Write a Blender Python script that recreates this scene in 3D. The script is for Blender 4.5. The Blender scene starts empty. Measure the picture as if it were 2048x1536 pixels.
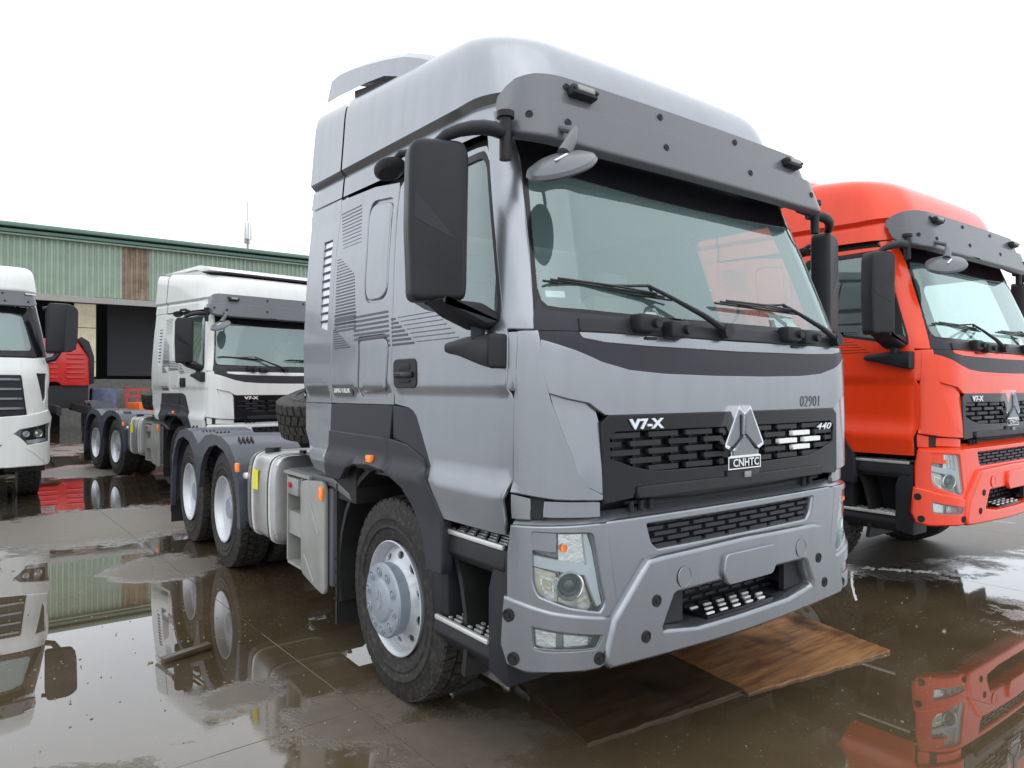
import bpy, bmesh, math, random
from mathutils import Vector, Matrix, geometry
random.seed(7)
R=math.radians
sc=bpy.context.scene
COL=sc.collection
# ------------------------------------------------------------ camera, world, sun, exposure
cam_d=bpy.data.cameras.new('camera'); cam=bpy.data.objects.new('camera',cam_d); COL.objects.link(cam)
cam_d.sensor_fit='HORIZONTAL'; cam_d.sensor_width=36; cam_d.lens=36*1408/2048
cam_d.clip_start=.05; cam_d.clip_end=600
cam.location=(-2.917,-2.063,1.650)
yw,pt=R(36.66),R(.26)
cam.rotation_euler=Vector((math.sin(yw)*math.cos(pt),math.cos(yw)*math.cos(pt),math.sin(pt))).to_track_quat('-Z','Y').to_euler()
sc.camera=cam
w=bpy.data.worlds.new('World'); sc.world=w; w.use_nodes=True
wn=w.node_tree.nodes; wl=w.node_tree.links; wn.clear()
sky=wn.new('ShaderNodeTexSky'); sky.sky_type='NISHITA'; sky.sun_disc=False
sky.sun_elevation=R(58); sky.sun_rotation=R(200); sky.dust_density=4
hs=wn.new('ShaderNodeHueSaturation'); hs.inputs['Saturation'].default_value=.25
mx=wn.new('ShaderNodeMix'); mx.data_type='RGBA'; mx.inputs[0].default_value=.86
mx.inputs[7].default_value=(16.2,17.0,17.9,1)
tcw=wn.new('ShaderNodeTexCoord'); spw_=wn.new('ShaderNodeSeparateXYZ'); mrw=wn.new('ShaderNodeMapRange'); mrw.inputs[1].default_value=0; mrw.inputs[2].default_value=1; mrw.inputs[3].default_value=.80; mrw.inputs[4].default_value=1.2
wl.new(tcw.outputs['Generated'],spw_.inputs[0]); wl.new(spw_.outputs[2],mrw.inputs[0])
vmw=wn.new('ShaderNodeVectorMath'); vmw.operation='SCALE'
bg=wn.new('ShaderNodeBackground'); bg.inputs['Strength'].default_value=.1
wo=wn.new('ShaderNodeOutputWorld')
wl.new(sky.outputs[0],hs.inputs['Color']); wl.new(hs.outputs[0],mx.inputs[6]); wl.new(mx.outputs[2],vmw.inputs[0]); wl.new(mrw.outputs[0],vmw.inputs[3]); wl.new(vmw.outputs[0],bg.inputs[0]); wl.new(bg.outputs[0],wo.inputs[0])
sl=bpy.data.lights.new('sun','SUN'); sl.energy=.5; sl.angle=R(75); sl.color=(1,.97,.93)
sun=bpy.data.objects.new('sun',sl); COL.objects.link(sun); sun.rotation_euler=(R(32),R(-12),0)
vs=sc.view_settings; vs.view_transform='Standard'; vs.look='None'; vs.exposure=0; vs.gamma=1; vs.use_curve_mapping=False

# ------------------------------------------------------------ materials
MATS={}
def mat(name,col,rough=.5,metal=0,coat=0,bump=0,bscale=60,var=0,vscale=6,spec=.5,drops=0,ior=1.45,emit=None,trans=0,dirt=0):
    if name in MATS: return MATS[name]
    m=bpy.data.materials.new(name); m.use_nodes=True; nt=m.node_tree; N=nt.nodes; L=nt.links
    b=N['Principled BSDF']; b.inputs['Base Color'].default_value=(*col,1); b.inputs['Roughness'].default_value=rough
    b.inputs['Metallic'].default_value=metal; b.inputs['Coat Weight'].default_value=coat; b.inputs['Coat Roughness'].default_value=.06
    b.inputs['Specular IOR Level'].default_value=spec; b.inputs['IOR'].default_value=ior; b.inputs['Transmission Weight'].default_value=trans
    if emit: b.inputs['Emission Color'].default_value=(*emit,1); b.inputs['Emission Strength'].default_value=1
    tc=N.new('ShaderNodeTexCoord')
    if var or dirt:
        n=N.new('ShaderNodeTexNoise'); n.inputs['Scale'].default_value=vscale; n.inputs['Detail'].default_value=6; n.inputs['Roughness'].default_value=.6
        L.new(tc.outputs['Object'],n.inputs['Vector'])
        r=N.new('ShaderNodeMapRange'); r.inputs[1].default_value=.3; r.inputs[2].default_value=.7; r.inputs[3].default_value=1-var; r.inputs[4].default_value=1+var
        L.new(n.outputs[0],r.inputs[0])
        mm=N.new('ShaderNodeVectorMath'); mm.operation='SCALE'; mm.inputs[0].default_value=col; L.new(r.outputs[0],mm.inputs[3])
        out=mm.outputs[0]
        if dirt:
            n2=N.new('ShaderNodeTexNoise'); n2.inputs['Scale'].default_value=vscale*2.3; n2.inputs['Detail'].default_value=8
            L.new(tc.outputs['Object'],n2.inputs['Vector'])
            r2=N.new('ShaderNodeMapRange'); r2.inputs[1].default_value=.48; r2.inputs[2].default_value=.72; r2.inputs[4].default_value=dirt; L.new(n2.outputs[0],r2.inputs[0])
            mc=N.new('ShaderNodeMix'); mc.data_type='RGBA'; L.new(r2.outputs[0],mc.inputs[0]); L.new(out,mc.inputs[6]); mc.inputs[7].default_value=(.16,.13,.10,1)
            out=mc.outputs[2]
        L.new(out,b.inputs['Base Color'])
        if drops and coat:
            mp=N.new('ShaderNodeMapping'); mp.inputs['Scale'].default_value=(9,9,.7); L.new(tc.outputs['Object'],mp.inputs[0]); ns=N.new('ShaderNodeTexNoise'); ns.inputs['Scale'].default_value=1.6; ns.inputs['Detail'].default_value=7; L.new(mp.outputs[0],ns.inputs['Vector']); n=ns
            rs=N.new('ShaderNodeMapRange'); rs.inputs[1].default_value=.35; rs.inputs[2].default_value=.75; rs.inputs[3].default_value=1.02; rs.inputs[4].default_value=.95; L.new(ns.outputs[0],rs.inputs[0])
            vm=N.new('ShaderNodeVectorMath'); vm.operation='SCALE'; L.new(out,vm.inputs[0]); L.new(rs.outputs[0],vm.inputs[3]); L.new(vm.outputs[0],b.inputs['Base Color'])
        kk_=.06 if (drops and coat) else .25; rr=N.new('ShaderNodeMapRange'); rr.inputs[3].default_value=max(.02,rough*(1-kk_)); rr.inputs[4].default_value=min(1,rough*(1+kk_)); L.new(n.outputs[0],rr.inputs[0]); L.new(rr.outputs[0],b.inputs['Roughness'])
    last=None
    if bump:
        n=N.new('ShaderNodeTexNoise'); n.inputs['Scale'].default_value=bscale; n.inputs['Detail'].default_value=4; L.new(tc.outputs['Object'],n.inputs['Vector'])
        bp=N.new('ShaderNodeBump'); bp.inputs['Strength'].default_value=bump; bp.inputs['Distance'].default_value=.004; L.new(n.outputs[0],bp.inputs['Height']); last=bp
    if drops:
        v=N.new('ShaderNodeTexVoronoi'); v.inputs['Scale'].default_value=60; L.new(tc.outputs['Object'],v.inputs['Vector'])
        r=N.new('ShaderNodeMapRange'); r.inputs[1].default_value=.0; r.inputs[2].default_value=.28; r.inputs[3].default_value=1; r.inputs[4].default_value=0; L.new(v.outputs['Distance'],r.inputs[0])
        sp=N.new('ShaderNodeTexNoise'); sp.inputs['Scale'].default_value=3.5; L.new(tc.outputs['Object'],sp.inputs['Vector'])
        r3=N.new('ShaderNodeMapRange'); r3.inputs[1].default_value=.45; r3.inputs[2].default_value=.7; L.new(sp.outputs[0],r3.inputs[0])
        mu=N.new('ShaderNodeMath'); mu.operation='MULTIPLY'; L.new(r.outputs[0],mu.inputs[0]); L.new(r3.outputs[0],mu.inputs[1])
        bp=N.new('ShaderNodeBump'); bp.inputs['Strength'].default_value=drops; bp.inputs['Distance'].default_value=.002; L.new(mu.outputs[0],bp.inputs['Height'])
        if last: L.new(last.outputs[0],bp.inputs['Normal'])
        last=bp
    if last: L.new(last.outputs[0],b.inputs['Normal'])
    MATS[name]=m; return m
def glassmat(name,tint,refl,haze=.05,hcol=(.6,.7,.68)):
    if name in MATS: return MATS[name]
    m=bpy.data.materials.new(name); m.use_nodes=True; nt=m.node_tree; N=nt.nodes; L=nt.links; N.clear()
    t=N.new('ShaderNodeBsdfTransparent'); t.inputs[0].default_value=(*tint,1)
    g=N.new('ShaderNodeBsdfGlossy'); g.inputs['Roughness'].default_value=.015; g.inputs[0].default_value=(.86,1,.99,1)
    d=N.new('ShaderNodeBsdfDiffuse'); d.inputs[0].default_value=(*hcol,1)
    fr=N.new('ShaderNodeFresnel'); fr.inputs[0].default_value=1.5
    a=N.new('ShaderNodeMath'); a.operation='MULTIPLY_ADD'; a.inputs[1].default_value=1.5; a.inputs[2].default_value=refl; a.use_clamp=True; L.new(fr.outputs[0],a.inputs[0])
    tc=N.new('ShaderNodeTexCoord'); v=N.new('ShaderNodeTexVoronoi'); v.inputs['Scale'].default_value=110; L.new(tc.outputs['Object'],v.inputs['Vector'])
    r=N.new('ShaderNodeMapRange'); r.inputs[1].default_value=.05; r.inputs[2].default_value=.22; r.inputs[3].default_value=1; r.inputs[4].default_value=0; L.new(v.outputs['Distance'],r.inputs[0])
    sp=N.new('ShaderNodeTexNoise'); sp.inputs['Scale'].default_value=2.5; L.new(tc.outputs['Object'],sp.inputs['Vector'])
    r3=N.new('ShaderNodeMapRange'); r3.inputs[1].default_value=.42; r3.inputs[2].default_value=.65; r3.inputs[4].default_value=.5; L.new(sp.outputs[0],r3.inputs[0])
    mu=N.new('ShaderNodeMath'); mu.operation='MULTIPLY'; L.new(r.outputs[0],mu.inputs[0]); L.new(r3.outputs[0],mu.inputs[1])
    ad=N.new('ShaderNodeMath'); ad.operation='ADD'; ad.inputs[1].default_value=haze; L.new(mu.outputs[0],ad.inputs[0])
    m1=N.new('ShaderNodeMixShader'); L.new(a.outputs[0],m1.inputs[0]); L.new(t.outputs[0],m1.inputs[1]); L.new(g.outputs[0],m1.inputs[2])
    m2=N.new('ShaderNodeMixShader'); L.new(ad.outputs[0],m2.inputs[0]); L.new(m1.outputs[0],m2.inputs[1]); L.new(d.outputs[0],m2.inputs[2])
    o=N.new('ShaderNodeOutputMaterial'); L.new(m2.outputs[0],o.inputs[0]); MATS[name]=m; return m
GREY=mat('silver grey metallic paint',(.285,.300,.322),.26,.85,.3,drops=.25,var=.05,vscale=2)
WHITE=mat('white paint',(.64,.65,.63),.3,0,.5,drops=.2,var=.03,vscale=2)
RED=mat('orange red paint',(.84,.052,.009),.26,0,.35,drops=.3,var=.04,vscale=2)
OLDRED=mat('red cab paint',(.48,.018,.016),.35,0,.4,var=.08)
BLK=mat('black trim plastic',(.022,.023,.027),.42,0,0,spec=.28,bump=.25,bscale=350,var=.12,drops=.3)
CLAD=mat('charcoal cladding plastic',(.030,.030,.038),.38,0,0,spec=.3,bump=.15,bscale=400,var=.1,drops=.3)
GLOSSBLK=mat('gloss black',(.010,.010,.012),.14,0,0,spec=.35,drops=.4)
VISOR=mat('grey visor plastic',(.10,.104,.116),.34,0,.2,bump=.1,bscale=500,var=.06,vscale=3)
FEND=mat('blue grey mudguard plastic',(.05,.055,.072),.38,0,.1,bump=.3,bscale=90,var=.15)
RUB=mat('tyre rubber',(.024,.023,.022),.62,0,0,bump=.5,bscale=70,var=.25,vscale=16,dirt=.3,spec=.3)
RUBW=mat('wet clean rubber',(.02,.02,.022),.4,0,0,bump=.3,bscale=120)
RIM=mat('silver painted rim',(.55,.57,.60),.32,.35,.2,var=.06,dirt=.12)
HUB=mat('grey hub cap',(.30,.34,.39),.36,.3,.1,var=.08,dirt=.1)
DARK=mat('dark underbody',(.012,.012,.012),.6,0,0,bump=.4,bscale=40,var=.3)
CHROME=mat('chrome',(.85,.86,.88),.16,1,0,bump=.15,bscale=25)
EMB=mat('grey emblem enamel',(.20,.21,.23),.3,.5,.2,bump=.8,bscale=120)
CHROMED=mat('dark chrome',(.22,.23,.25),.22,.9,0,bump=.2,bscale=60)
ALU=mat('brushed aluminium tank',(.50,.50,.49),.34,.85,0,bump=.1,bscale=30,var=.1,vscale=4,dirt=.15)
GALV=mat('grey painted steel',(.30,.30,.28),.5,.2,0,bump=.3,bscale=60,var=.1)
STEPAL=mat('step aluminium',(.72,.72,.70),.35,.6,0,bump=.3,bscale=90)
AMB=mat('amber lens',(.95,.22,.02),.15,0,.8,emit=(.25,.05,.0))
LENSW=mat('lamp reflector',(.80,.81,.80),.16,.75,.3,bump=.8,bscale=38)
LENSY=mat('lamp reflector warm',(.62,.58,.47),.2,.6,.3,bump=.9,bscale=45)
DRL=mat('white light guide',(.72,.75,.80),.25,0,.5)
TEAL=mat('projector lens glass',(.03,.05,.05),.05,0,1)
TAG=mat('yellow warning label',(.80,.72,.02),.5)
STRIPE=mat('dark stripe decal',(.055,.055,.068),.4)
STRIPER=mat('dark red stripe decal',(.10,.012,.008),.4)
GLASS=glassmat('windscreen glass',(.84,.95,.93),.09,.10,(.50,.74,.73))
GLASSD=glassmat('side window glass',(.62,.76,.72),.10,.05)
COVER=glassmat('lamp cover glass',(.93,.95,.95),.02,.02)
INT=mat('light cab lining',(.50,.52,.50),.8,var=.05)
SEAT=mat('seat fabric under film',(.30,.32,.32),.5,var=.2)
DASH=mat('dashboard plastic',(.06,.062,.065),.6)
PAPER=mat('white paper',(.8,.8,.78),.7)

# ------------------------------------------------------------ mesh helpers
def link(o,parent=None):
    COL.objects.link(o)
    if parent: o.parent=parent
    return o
def tagp(o,label=None,cat=None,group=None,kind=None):
    if label: o['label']=label
    if cat: o['category']=cat
    if group: o['group']=group
    if kind: o['kind']=kind
    return o
def empty(name,loc,rz=0,**k):
    o=bpy.data.objects.new(name,None); o.empty_display_size=.3; link(o); o.location=loc; o.rotation_euler=(0,0,rz); tagp(o,**k); return o
class G:
    def __init__(s): s.v=[]; s.f=[]; s.n=[]; s.hasn=False; s.M=Matrix.Identity(4)
    def add(s,vs,fs,ns=None):
        o=len(s.v)
        for i,p in enumerate(vs):
            s.v.append(s.M@Vector(p)); s.n.append((s.M.to_3x3()@Vector(ns[i])) if ns else None)
        s.f+= [tuple(o+i for i in f) for f in fs]
        return s
    def box(s,c,d,rot=None,bev=0,seg=2):
        bm=bmesh.new(); bmesh.ops.create_cube(bm,size=1)
        for v in bm.verts: v.co=Vector((v.co.x*d[0],v.co.y*d[1],v.co.z*d[2]))
        if bev: bmesh.ops.bevel(bm,geom=bm.edges[:],offset=bev,segments=seg,affect='EDGES',profile=.5)
        m=Matrix.Translation(c)
        if rot: 
            from mathutils import Euler
            m=m@Euler(rot).to_matrix().to_4x4()
        s.bm(bm,m); return s
    def bm(s,bm,m=None):
        bm.verts.index_update(); s.add([(m@v.co if m else v.co) for v in bm.verts],[[v.index for v in f.verts] for f in bm.faces]); bm.free()
    def lathe(s,prof,c=(0,0,0),axis='x',n=48,rot=None,closed=False):
        # prof: (along axis, radius)
        vs=[];fs=[];k=len(prof)
        for i in range(n):
            a=2*math.pi*i/n; ca,sa=math.cos(a),math.sin(a)
            for (t,r) in prof:
                p={'x':(t,r*ca,r*sa),'y':(r*sa,t,r*ca),'z':(r*ca,r*sa,t)}[axis]
                vs.append(p)
        for i in range(n):
            j=(i+1)%n
            for q in range(k-1 if not closed else k):
                q2=(q+1)%k; fs.append((i*k+q,j*k+q,j*k+q2,i*k+q2))
        if not closed:
            if prof[0][1]>1e-4: fs.append(tuple(i*k for i in range(n-1,-1,-1)))
            if prof[-1][1]>1e-4: fs.append(tuple(i*k+k-1 for i in range(n)))
        m=Matrix.Translation(c)
        if rot:
            from mathutils import Euler
            m=m@Euler(rot).to_matrix().to_4x4()
        s.add([m@Vector(p) for p in vs],fs); return s
    def cyl(s,a,b,r,n=16,r2=None):
        a=Vector(a);b=Vector(b);d=b-a;q=d.to_track_quat('Z','Y').to_matrix().to_4x4(); m=Matrix.Translation(a)@q; h=d.length; r2=r if r2 is None else r2
        vs=[];fs=[]
        for i in range(n):
            t=2*math.pi*i/n; vs.append(m@Vector((r*math.cos(t),r*math.sin(t),0))); vs.append(m@Vector((r2*math.cos(t),r2*math.sin(t),h)))
        for i in range(n):
            j=(i+1)%n; fs.append((2*i,2*j,2*j+1,2*i+1))
        fs.append(tuple(2*i for i in range(n-1,-1,-1))); fs.append(tuple(2*i+1 for i in range(n))); s.add(vs,fs); return s
    def tube(s,pts,r,n=8):
        pts=[Vector(p) for p in pts]; rs=r if isinstance(r,(list,tuple)) else [r]*len(pts)
        vs=[];fs=[];up=Vector((0,0,1))
        for i,p in enumerate(pts):
            d=(pts[min(i+1,len(pts)-1)]-pts[max(i-1,0)]).normalized(); a=d.cross(up)
            if a.length<.05: a=d.cross(Vector((1,0,0)))
            a.normalize(); b=d.cross(a)
            for k in range(n):
                t=2*math.pi*k/n; vs.append(p+a*rs[i]*math.cos(t)+b*rs[i]*math.sin(t))
        for i in range(len(pts)-1):
            for k in range(n):
                l=(k+1)%n; fs.append((i*n+k,i*n+l,(i+1)*n+l,(i+1)*n+k))
        fs.append(tuple(range(n-1,-1,-1))); fs.append(tuple((len(pts)-1)*n+k for k in range(n))); s.add(vs,fs); return s
    def prism(s,poly,axis,a,b,bev=0):
        # poly 2D; extruded along axis from a to b. axis x: poly=(y,z); y: (x,z); z: (x,y)
        bm=bmesh.new()
        def P(p,t): return {'x':(t,p[0],p[1]),'y':(p[0],t,p[1]),'z':(p[0],p[1],t)}[axis]
        va=[bm.verts.new(P(p,a)) for p in poly]; vb=[bm.verts.new(P(p,b)) for p in poly]; n=len(poly)
        bm.faces.new(va); bm.faces.new(vb[::-1])
        for i in range(n): bm.faces.new((va[i],vb[i],vb[(i+1)%n],va[(i+1)%n]))
        bmesh.ops.recalc_face_normals(bm,faces=bm.faces[:])
        if bev: bmesh.ops.bevel(bm,geom=bm.edges[:],offset=bev,segments=2,affect='EDGES',profile=.5)
        s.bm(bm); return s
    def loft(s,poly,axis,prof):
        # poly: rounded 2D outline, prof: (position along axis, inset) rings ; ends capped
        n=len(poly); A=sum(poly[i][0]*poly[(i+1)%n][1]-poly[(i+1)%n][0]*poly[i][1] for i in range(n)); sg=1 if A>0 else -1
        nr=[]
        for i in range(n):
            d=Vector(poly[(i+1)%n])-Vector(poly[i-1]); nr.append(Vector((-d.y,d.x)).normalized()*sg)
        vs=[]
        for t,ins in prof:
            for i in range(n):
                p=Vector(poly[i])+nr[i]*ins; vs.append({'x':(t,p.x,p.y),'y':(p.x,t,p.y),'z':(p.x,p.y,t)}[axis])
        k=len(prof); fs=[(j*n+i,j*n+(i+1)%n,(j+1)*n+(i+1)%n,(j+1)*n+i) for j in range(k-1) for i in range(n)]
        fs.append(tuple(range(n))[::-1]); fs.append(tuple((k-1)*n+i for i in range(n))); s.add(vs,fs); return s
    def sheet(s,outer,fmap,holes=(),step=.07,th=.018,bev=.004,zs=(),us=(),flip=1,back=False):
        V2=[];E=[];loops=[outer]+list(holes)
        def dens(P):
            o=[]
            for i in range(len(P)):
                a=Vector(P[i][:2]);b=Vector(P[(i+1)%len(P)][:2]); k=max(1,int(math.ceil((b-a).length/step)))
                o+= [a+(b-a)*(j/k) for j in range(k)]
            return o
        dl=[dens(l) for l in loops]
        for l in dl:
            b=len(V2); V2+=l; E+=[(b+i,b+(i+1)%len(l)) for i in range(len(l))]
        segs=[(V2[a],V2[b]) for a,b in E]
        def inside(p):
            c=False
            for a,b in segs:
                if (a.y>p.y)!=(b.y>p.y) and p.x<(b.x-a.x)*(p.y-a.y)/(b.y-a.y)+a.x: c=not c
            return c
        def dist(p):
            m=1e9
            for a,b in segs:
                ab=b-a; t=max(0,min(1,(p-a).dot(ab)/max(ab.dot(ab),1e-12))); d=(a+ab*t-p).length_squared
                if d<m: m=d
            return math.sqrt(m)
        x0=min(p.x for p in V2);x1=max(p.x for p in V2);z0=min(p.y for p in V2);z1=max(p.y for p in V2)
        def rng(a,b,ex):
            k=max(1,int(math.ceil((b-a)/step))); g=[a+(b-a)*i/k for i in range(1,k)]
            g=[q for q in g if all(abs(q-e)>step*.3 for e in ex)]+[e for e in ex if a<e<b]
            return sorted(g)
        gx=rng(x0,x1,us); gz=rng(z0,z1,zs)
        for x in gx:
            for z in gz:
                p=Vector((x,z))
                if inside(p) and dist(p)>min(step*.35,.012): V2.append(p)
        r=geometry.delaunay_2d_cdt(V2,E,[],0,1e-6)
        vv=r[0]; tri=[]
        for f in r[2]:
            c=sum((vv[i] for i in f),Vector((0,0)))/len(f)
            if inside(c): tri.append(tuple(f))
        used=sorted({i for f in tri for i in f}); mp={i:k for k,i in enumerate(used)}
        P=[];Nn=[];e=2e-3
        for i in used:
            q=vv[i]; p=Vector(fmap(q.x,q.y)); du=Vector(fmap(q.x+e,q.y))-Vector(fmap(q.x-e,q.y)); dz=Vector(fmap(q.x,q.y+e))-Vector(fmap(q.x,q.y-e))
            n=du.cross(dz); n=(n.normalized() if n.length>1e-12 else Vector((0,-1,0)))*flip; P.append(p);Nn.append(n)
        F=[tuple(mp[i] for i in f) for f in tri]
        if flip<0: F=[f[::-1] for f in F]
        ec={}
        for f in F:
            for a,b in zip(f,f[1:]+f[:1]): ec[(a,b)]=1
        bd=[(a,b) for (a,b) in ec if (b,a) not in ec]
        out={}
        for a,b in bd:
            d=(P[b]-P[a]); 
            for k in (a,b):
                o=d.cross(Nn[k]); 
                if o.length>1e-9: out[k]=out.get(k,Vector())+o.normalized()
        base=len(P); idx={}; VP=list(P);VN=[n.copy() for n in Nn]
        for k,o in out.items():
            o=o.normalized() if o.length>1e-6 else Vector((0,0,0))
            idx[k]=len(VP)
            VP+= [P[k]+o*bev-Nn[k]*bev, P[k]+o*bev-Nn[k]*(th+bev)]
            VN+= [(o+Nn[k]*.25).normalized(), o if o.length else Nn[k]]
        for a,b in bd:
            F.append((b,a,idx[a],idx[b])); F.append((idx[b],idx[a],idx[a]+1,idx[b]+1))
        if back:
            o=len(VP); VP+=[P[k]-Nn[k]*th for k in range(base)]; VN+=[-n for n in Nn]; F+=[tuple(o+i for i in f[::-1]) for f in F if max(f)<base]
        s.hasn=True; s.add(VP,F,VN); return s
    def obj(s,name,m,parent=None,ang=35,label=None,loc=None):
        me=bpy.data.meshes.new(name); me.from_pydata(s.v,[],s.f); me.update()
        me.materials.append(m); me.shade_smooth()
        if s.hasn and all(n is not None for n in s.n): me.normals_split_custom_set_from_vertices([n.normalized() if n.length else Vector((0,0,1)) for n in s.n])
        else: me.set_sharp_from_angle(angle=R(ang))
        o=bpy.data.objects.new(name,me); link(o,parent)
        if label: o['label']=label
        if loc: o.location=loc
        return o
def text(name,txt,size,m,parent,mtx,ext=.003,shear=0,sx=1,bold=0):
    c=bpy.data.curves.new(name+'_curve','FONT'); c.body=txt; c.size=size; c.extrude=ext; c.shear=shear; c.align_x='CENTER'; c.align_y='CENTER'; c.offset=bold; c.resolution_u=2
    t=bpy.data.objects.new('tmp',c); COL.objects.link(t); bpy.context.view_layer.update()
    me=bpy.data.meshes.new_from_object(t.evaluated_get(bpy.context.evaluated_depsgraph_get())); bpy.data.objects.remove(t); bpy.data.curves.remove(c)
    me.name=name; me.transform(mtx@Matrix.Diagonal((sx,1,1,1))); me.materials.clear(); me.materials.append(m)
    o=bpy.data.objects.new(name,me); return link(o,parent)
def clone(o,parent=None):
    c=o.copy(); COL.objects.link(c); c.parent=parent
    for ch in o.children: clone(ch,c)
    return c

# ------------------------------------------------------------ cab skin
WZ=[(0.3,1.25),(1.90,1.25),(2.35,1.19),(2.57,1.155),(2.75,1.12),(2.86,1.11),(3.3,.94)]
YZ=[(0.3,0),(1.1,0),(1.65,.005),(1.83,.012),(1.92,.035),(2.56,.262),(2.85,.37),(3.25,.52)]
CR=[(.3,.0),(1.05,-.004),(1.195,.016),(1.225,.018),(1.262,-.014),(1.30,-.016),(1.625,-.014),(1.645,0),(4,0)]
def lerp(T,z):
    if z<=T[0][0]: return T[0][1]
    for (a,b),(c,d) in zip(T,T[1:]):
        if z<=c: return b+(d-b)*(z-a)/(c-a)
    return T[-1][1]
def smo(T,z,h=.05): return (lerp(T,z-h)+lerp(T,z-h*.5)+lerp(T,z)+lerp(T,z+h*.5)+lerp(T,z+h))/5
def S(u,z,o=0.):
    W=smo(WZ,z); y0=smo(YZ,z,.025); rx,ry=.35,.28; s=-1 if u<0 else 1; a=abs(u)
    if a<1: x=a*(W-rx); y=y0+.025*x*x; nx,ny=.05*x,-1
    elif a<2:
        ph=(a-1)*math.pi/2; cx=W-rx; x=cx+rx*math.sin(ph); y=y0+.025*cx*cx+ry*(1-math.cos(ph))+.025*(x-cx); nx,ny=math.sin(ph),-math.cos(ph)
    else: x=W; y=y0+.025*(W-rx)**2+ry+.025*rx+(a-2); nx,ny=1,0
    t=max(0,min(1,(a-1.70)/.12)); x+=t*lerp(CR,z)
    l=math.hypot(nx,ny)
    return (s*(x+o*nx/l),y+o*ny/l,z)
ZC=(1.225,1.262,1.625,1.645)
def mir(P): return [(-x,z) for x,z in P][::-1]
def sym(P): return P+[(-x,z) for x,z in P][::-1]      # left half traced from the centre line outwards and back
def rnd(P,r,n=3):
    o=[];k=len(P)
    for i in range(k):
        a=Vector(P[i-1]);b=Vector(P[i]);c=Vector(P[(i+1)%k]); d1=min(r,(a-b).length*.45); d2=min(r,(c-b).length*.45)
        p=b+(a-b).normalized()*d1; q=b+(c-b).normalized()*d2
        for j in range(n+1):
            t=j/n; w_=(1-t)**2*p+2*(1-t)*t*b+t*t*q; o.append((w_.x,w_.y))
    return o
# roof rings: z, W, y0
RG=[(2.80,1.112,.352),(2.925,1.095,.40),(2.94,1.085,.405),(2.972,1.118,.395),(3.09,1.10,.425),(3.205,1.08,.47),(3.285,1.045,.53),(3.333,.98,.63),(3.350,.88,.78),(3.360,.6,1.02),(3.362,.05,1.35)]
ZR=[g[0] for g in RG]
def roofS(v,t,o=0.,YR=2.70,low=0):
    # v: |v|<1 front, 1..2 corner, 2..4 side ; t ring index
    t=max(0,min(len(RG)-1.001,t)); i=int(t); f=t-i; t0=t
    if i>=3: f=f  # linear
    z,W,y0=[RG[i][k]+(RG[i+1][k]-RG[i][k])*f for k in range(3)]
    # catmull smoothing for upper rings
    if i>=4 and i<len(RG)-2:
        A,B,C_,D=RG[i-1],RG[i],RG[i+1],RG[i+2]
        def cm(k): return .5*((2*B[k])+(-A[k]+C_[k])*f+(2*A[k]-5*B[k]+4*C_[k]-D[k])*f*f+(-A[k]+3*B[k]-3*C_[k]+D[k])*f**3)
        z,W,y0=cm(0),cm(1),cm(2)
    z-=low*max(0,(t-3)/7)
    rx=min(.33,W*.6); ry=.30; s=-1 if v<0 else 1; a=abs(v)
    if a<1: x=a*(W-rx); y=y0+.03*x*x
    elif a<2:
        ph=(a-1)*math.pi/2; cx=W-rx; x=cx+rx*math.sin(ph); y=y0+.03*cx*cx+ry*(1-math.cos(ph))
    else:
        x=W; ys=y0+.03*(W-rx)**2+ry; y=ys+(YR-ys)*(a-2)/2
    tt=min(1,max(0,(z-2.97)/.25)); z+=(y-.4)*(.032+.083*tt) if y>.4 else 0
    if y<.75 and 1<t<6: z+=.07*(.75-y)*min(1,(t0-1) if t0<2 else (6-t0)/3 if t0>3 else 1)
    return (s*x,y,z)
def visorS(u,z,o=0.):
    W=1.145-.30*(z-2.72); y0=.185+.27*(z-2.72); rx,ry=.2,.17; s=-1 if u<0 else 1; a=abs(u)
    if a<1: x=a*(W-rx); y=y0+.02*x*x; nx,ny=.04*x,-1
    elif a<2:
        ph=(a-1)*math.pi/2; cx=W-rx; x=cx+rx*math.sin(ph); y=y0+.02*cx*cx+ry*(1-math.cos(ph)); nx,ny=math.sin(ph),-math.cos(ph)
    else: x=W; y=y0+.02*(W-rx)**2+ry+(a-2); nx,ny=1,0
    return (s*(x+o*nx),y+o*ny,z)
FRONT=Matrix.Rotation(R(90),4,'X')
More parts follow.
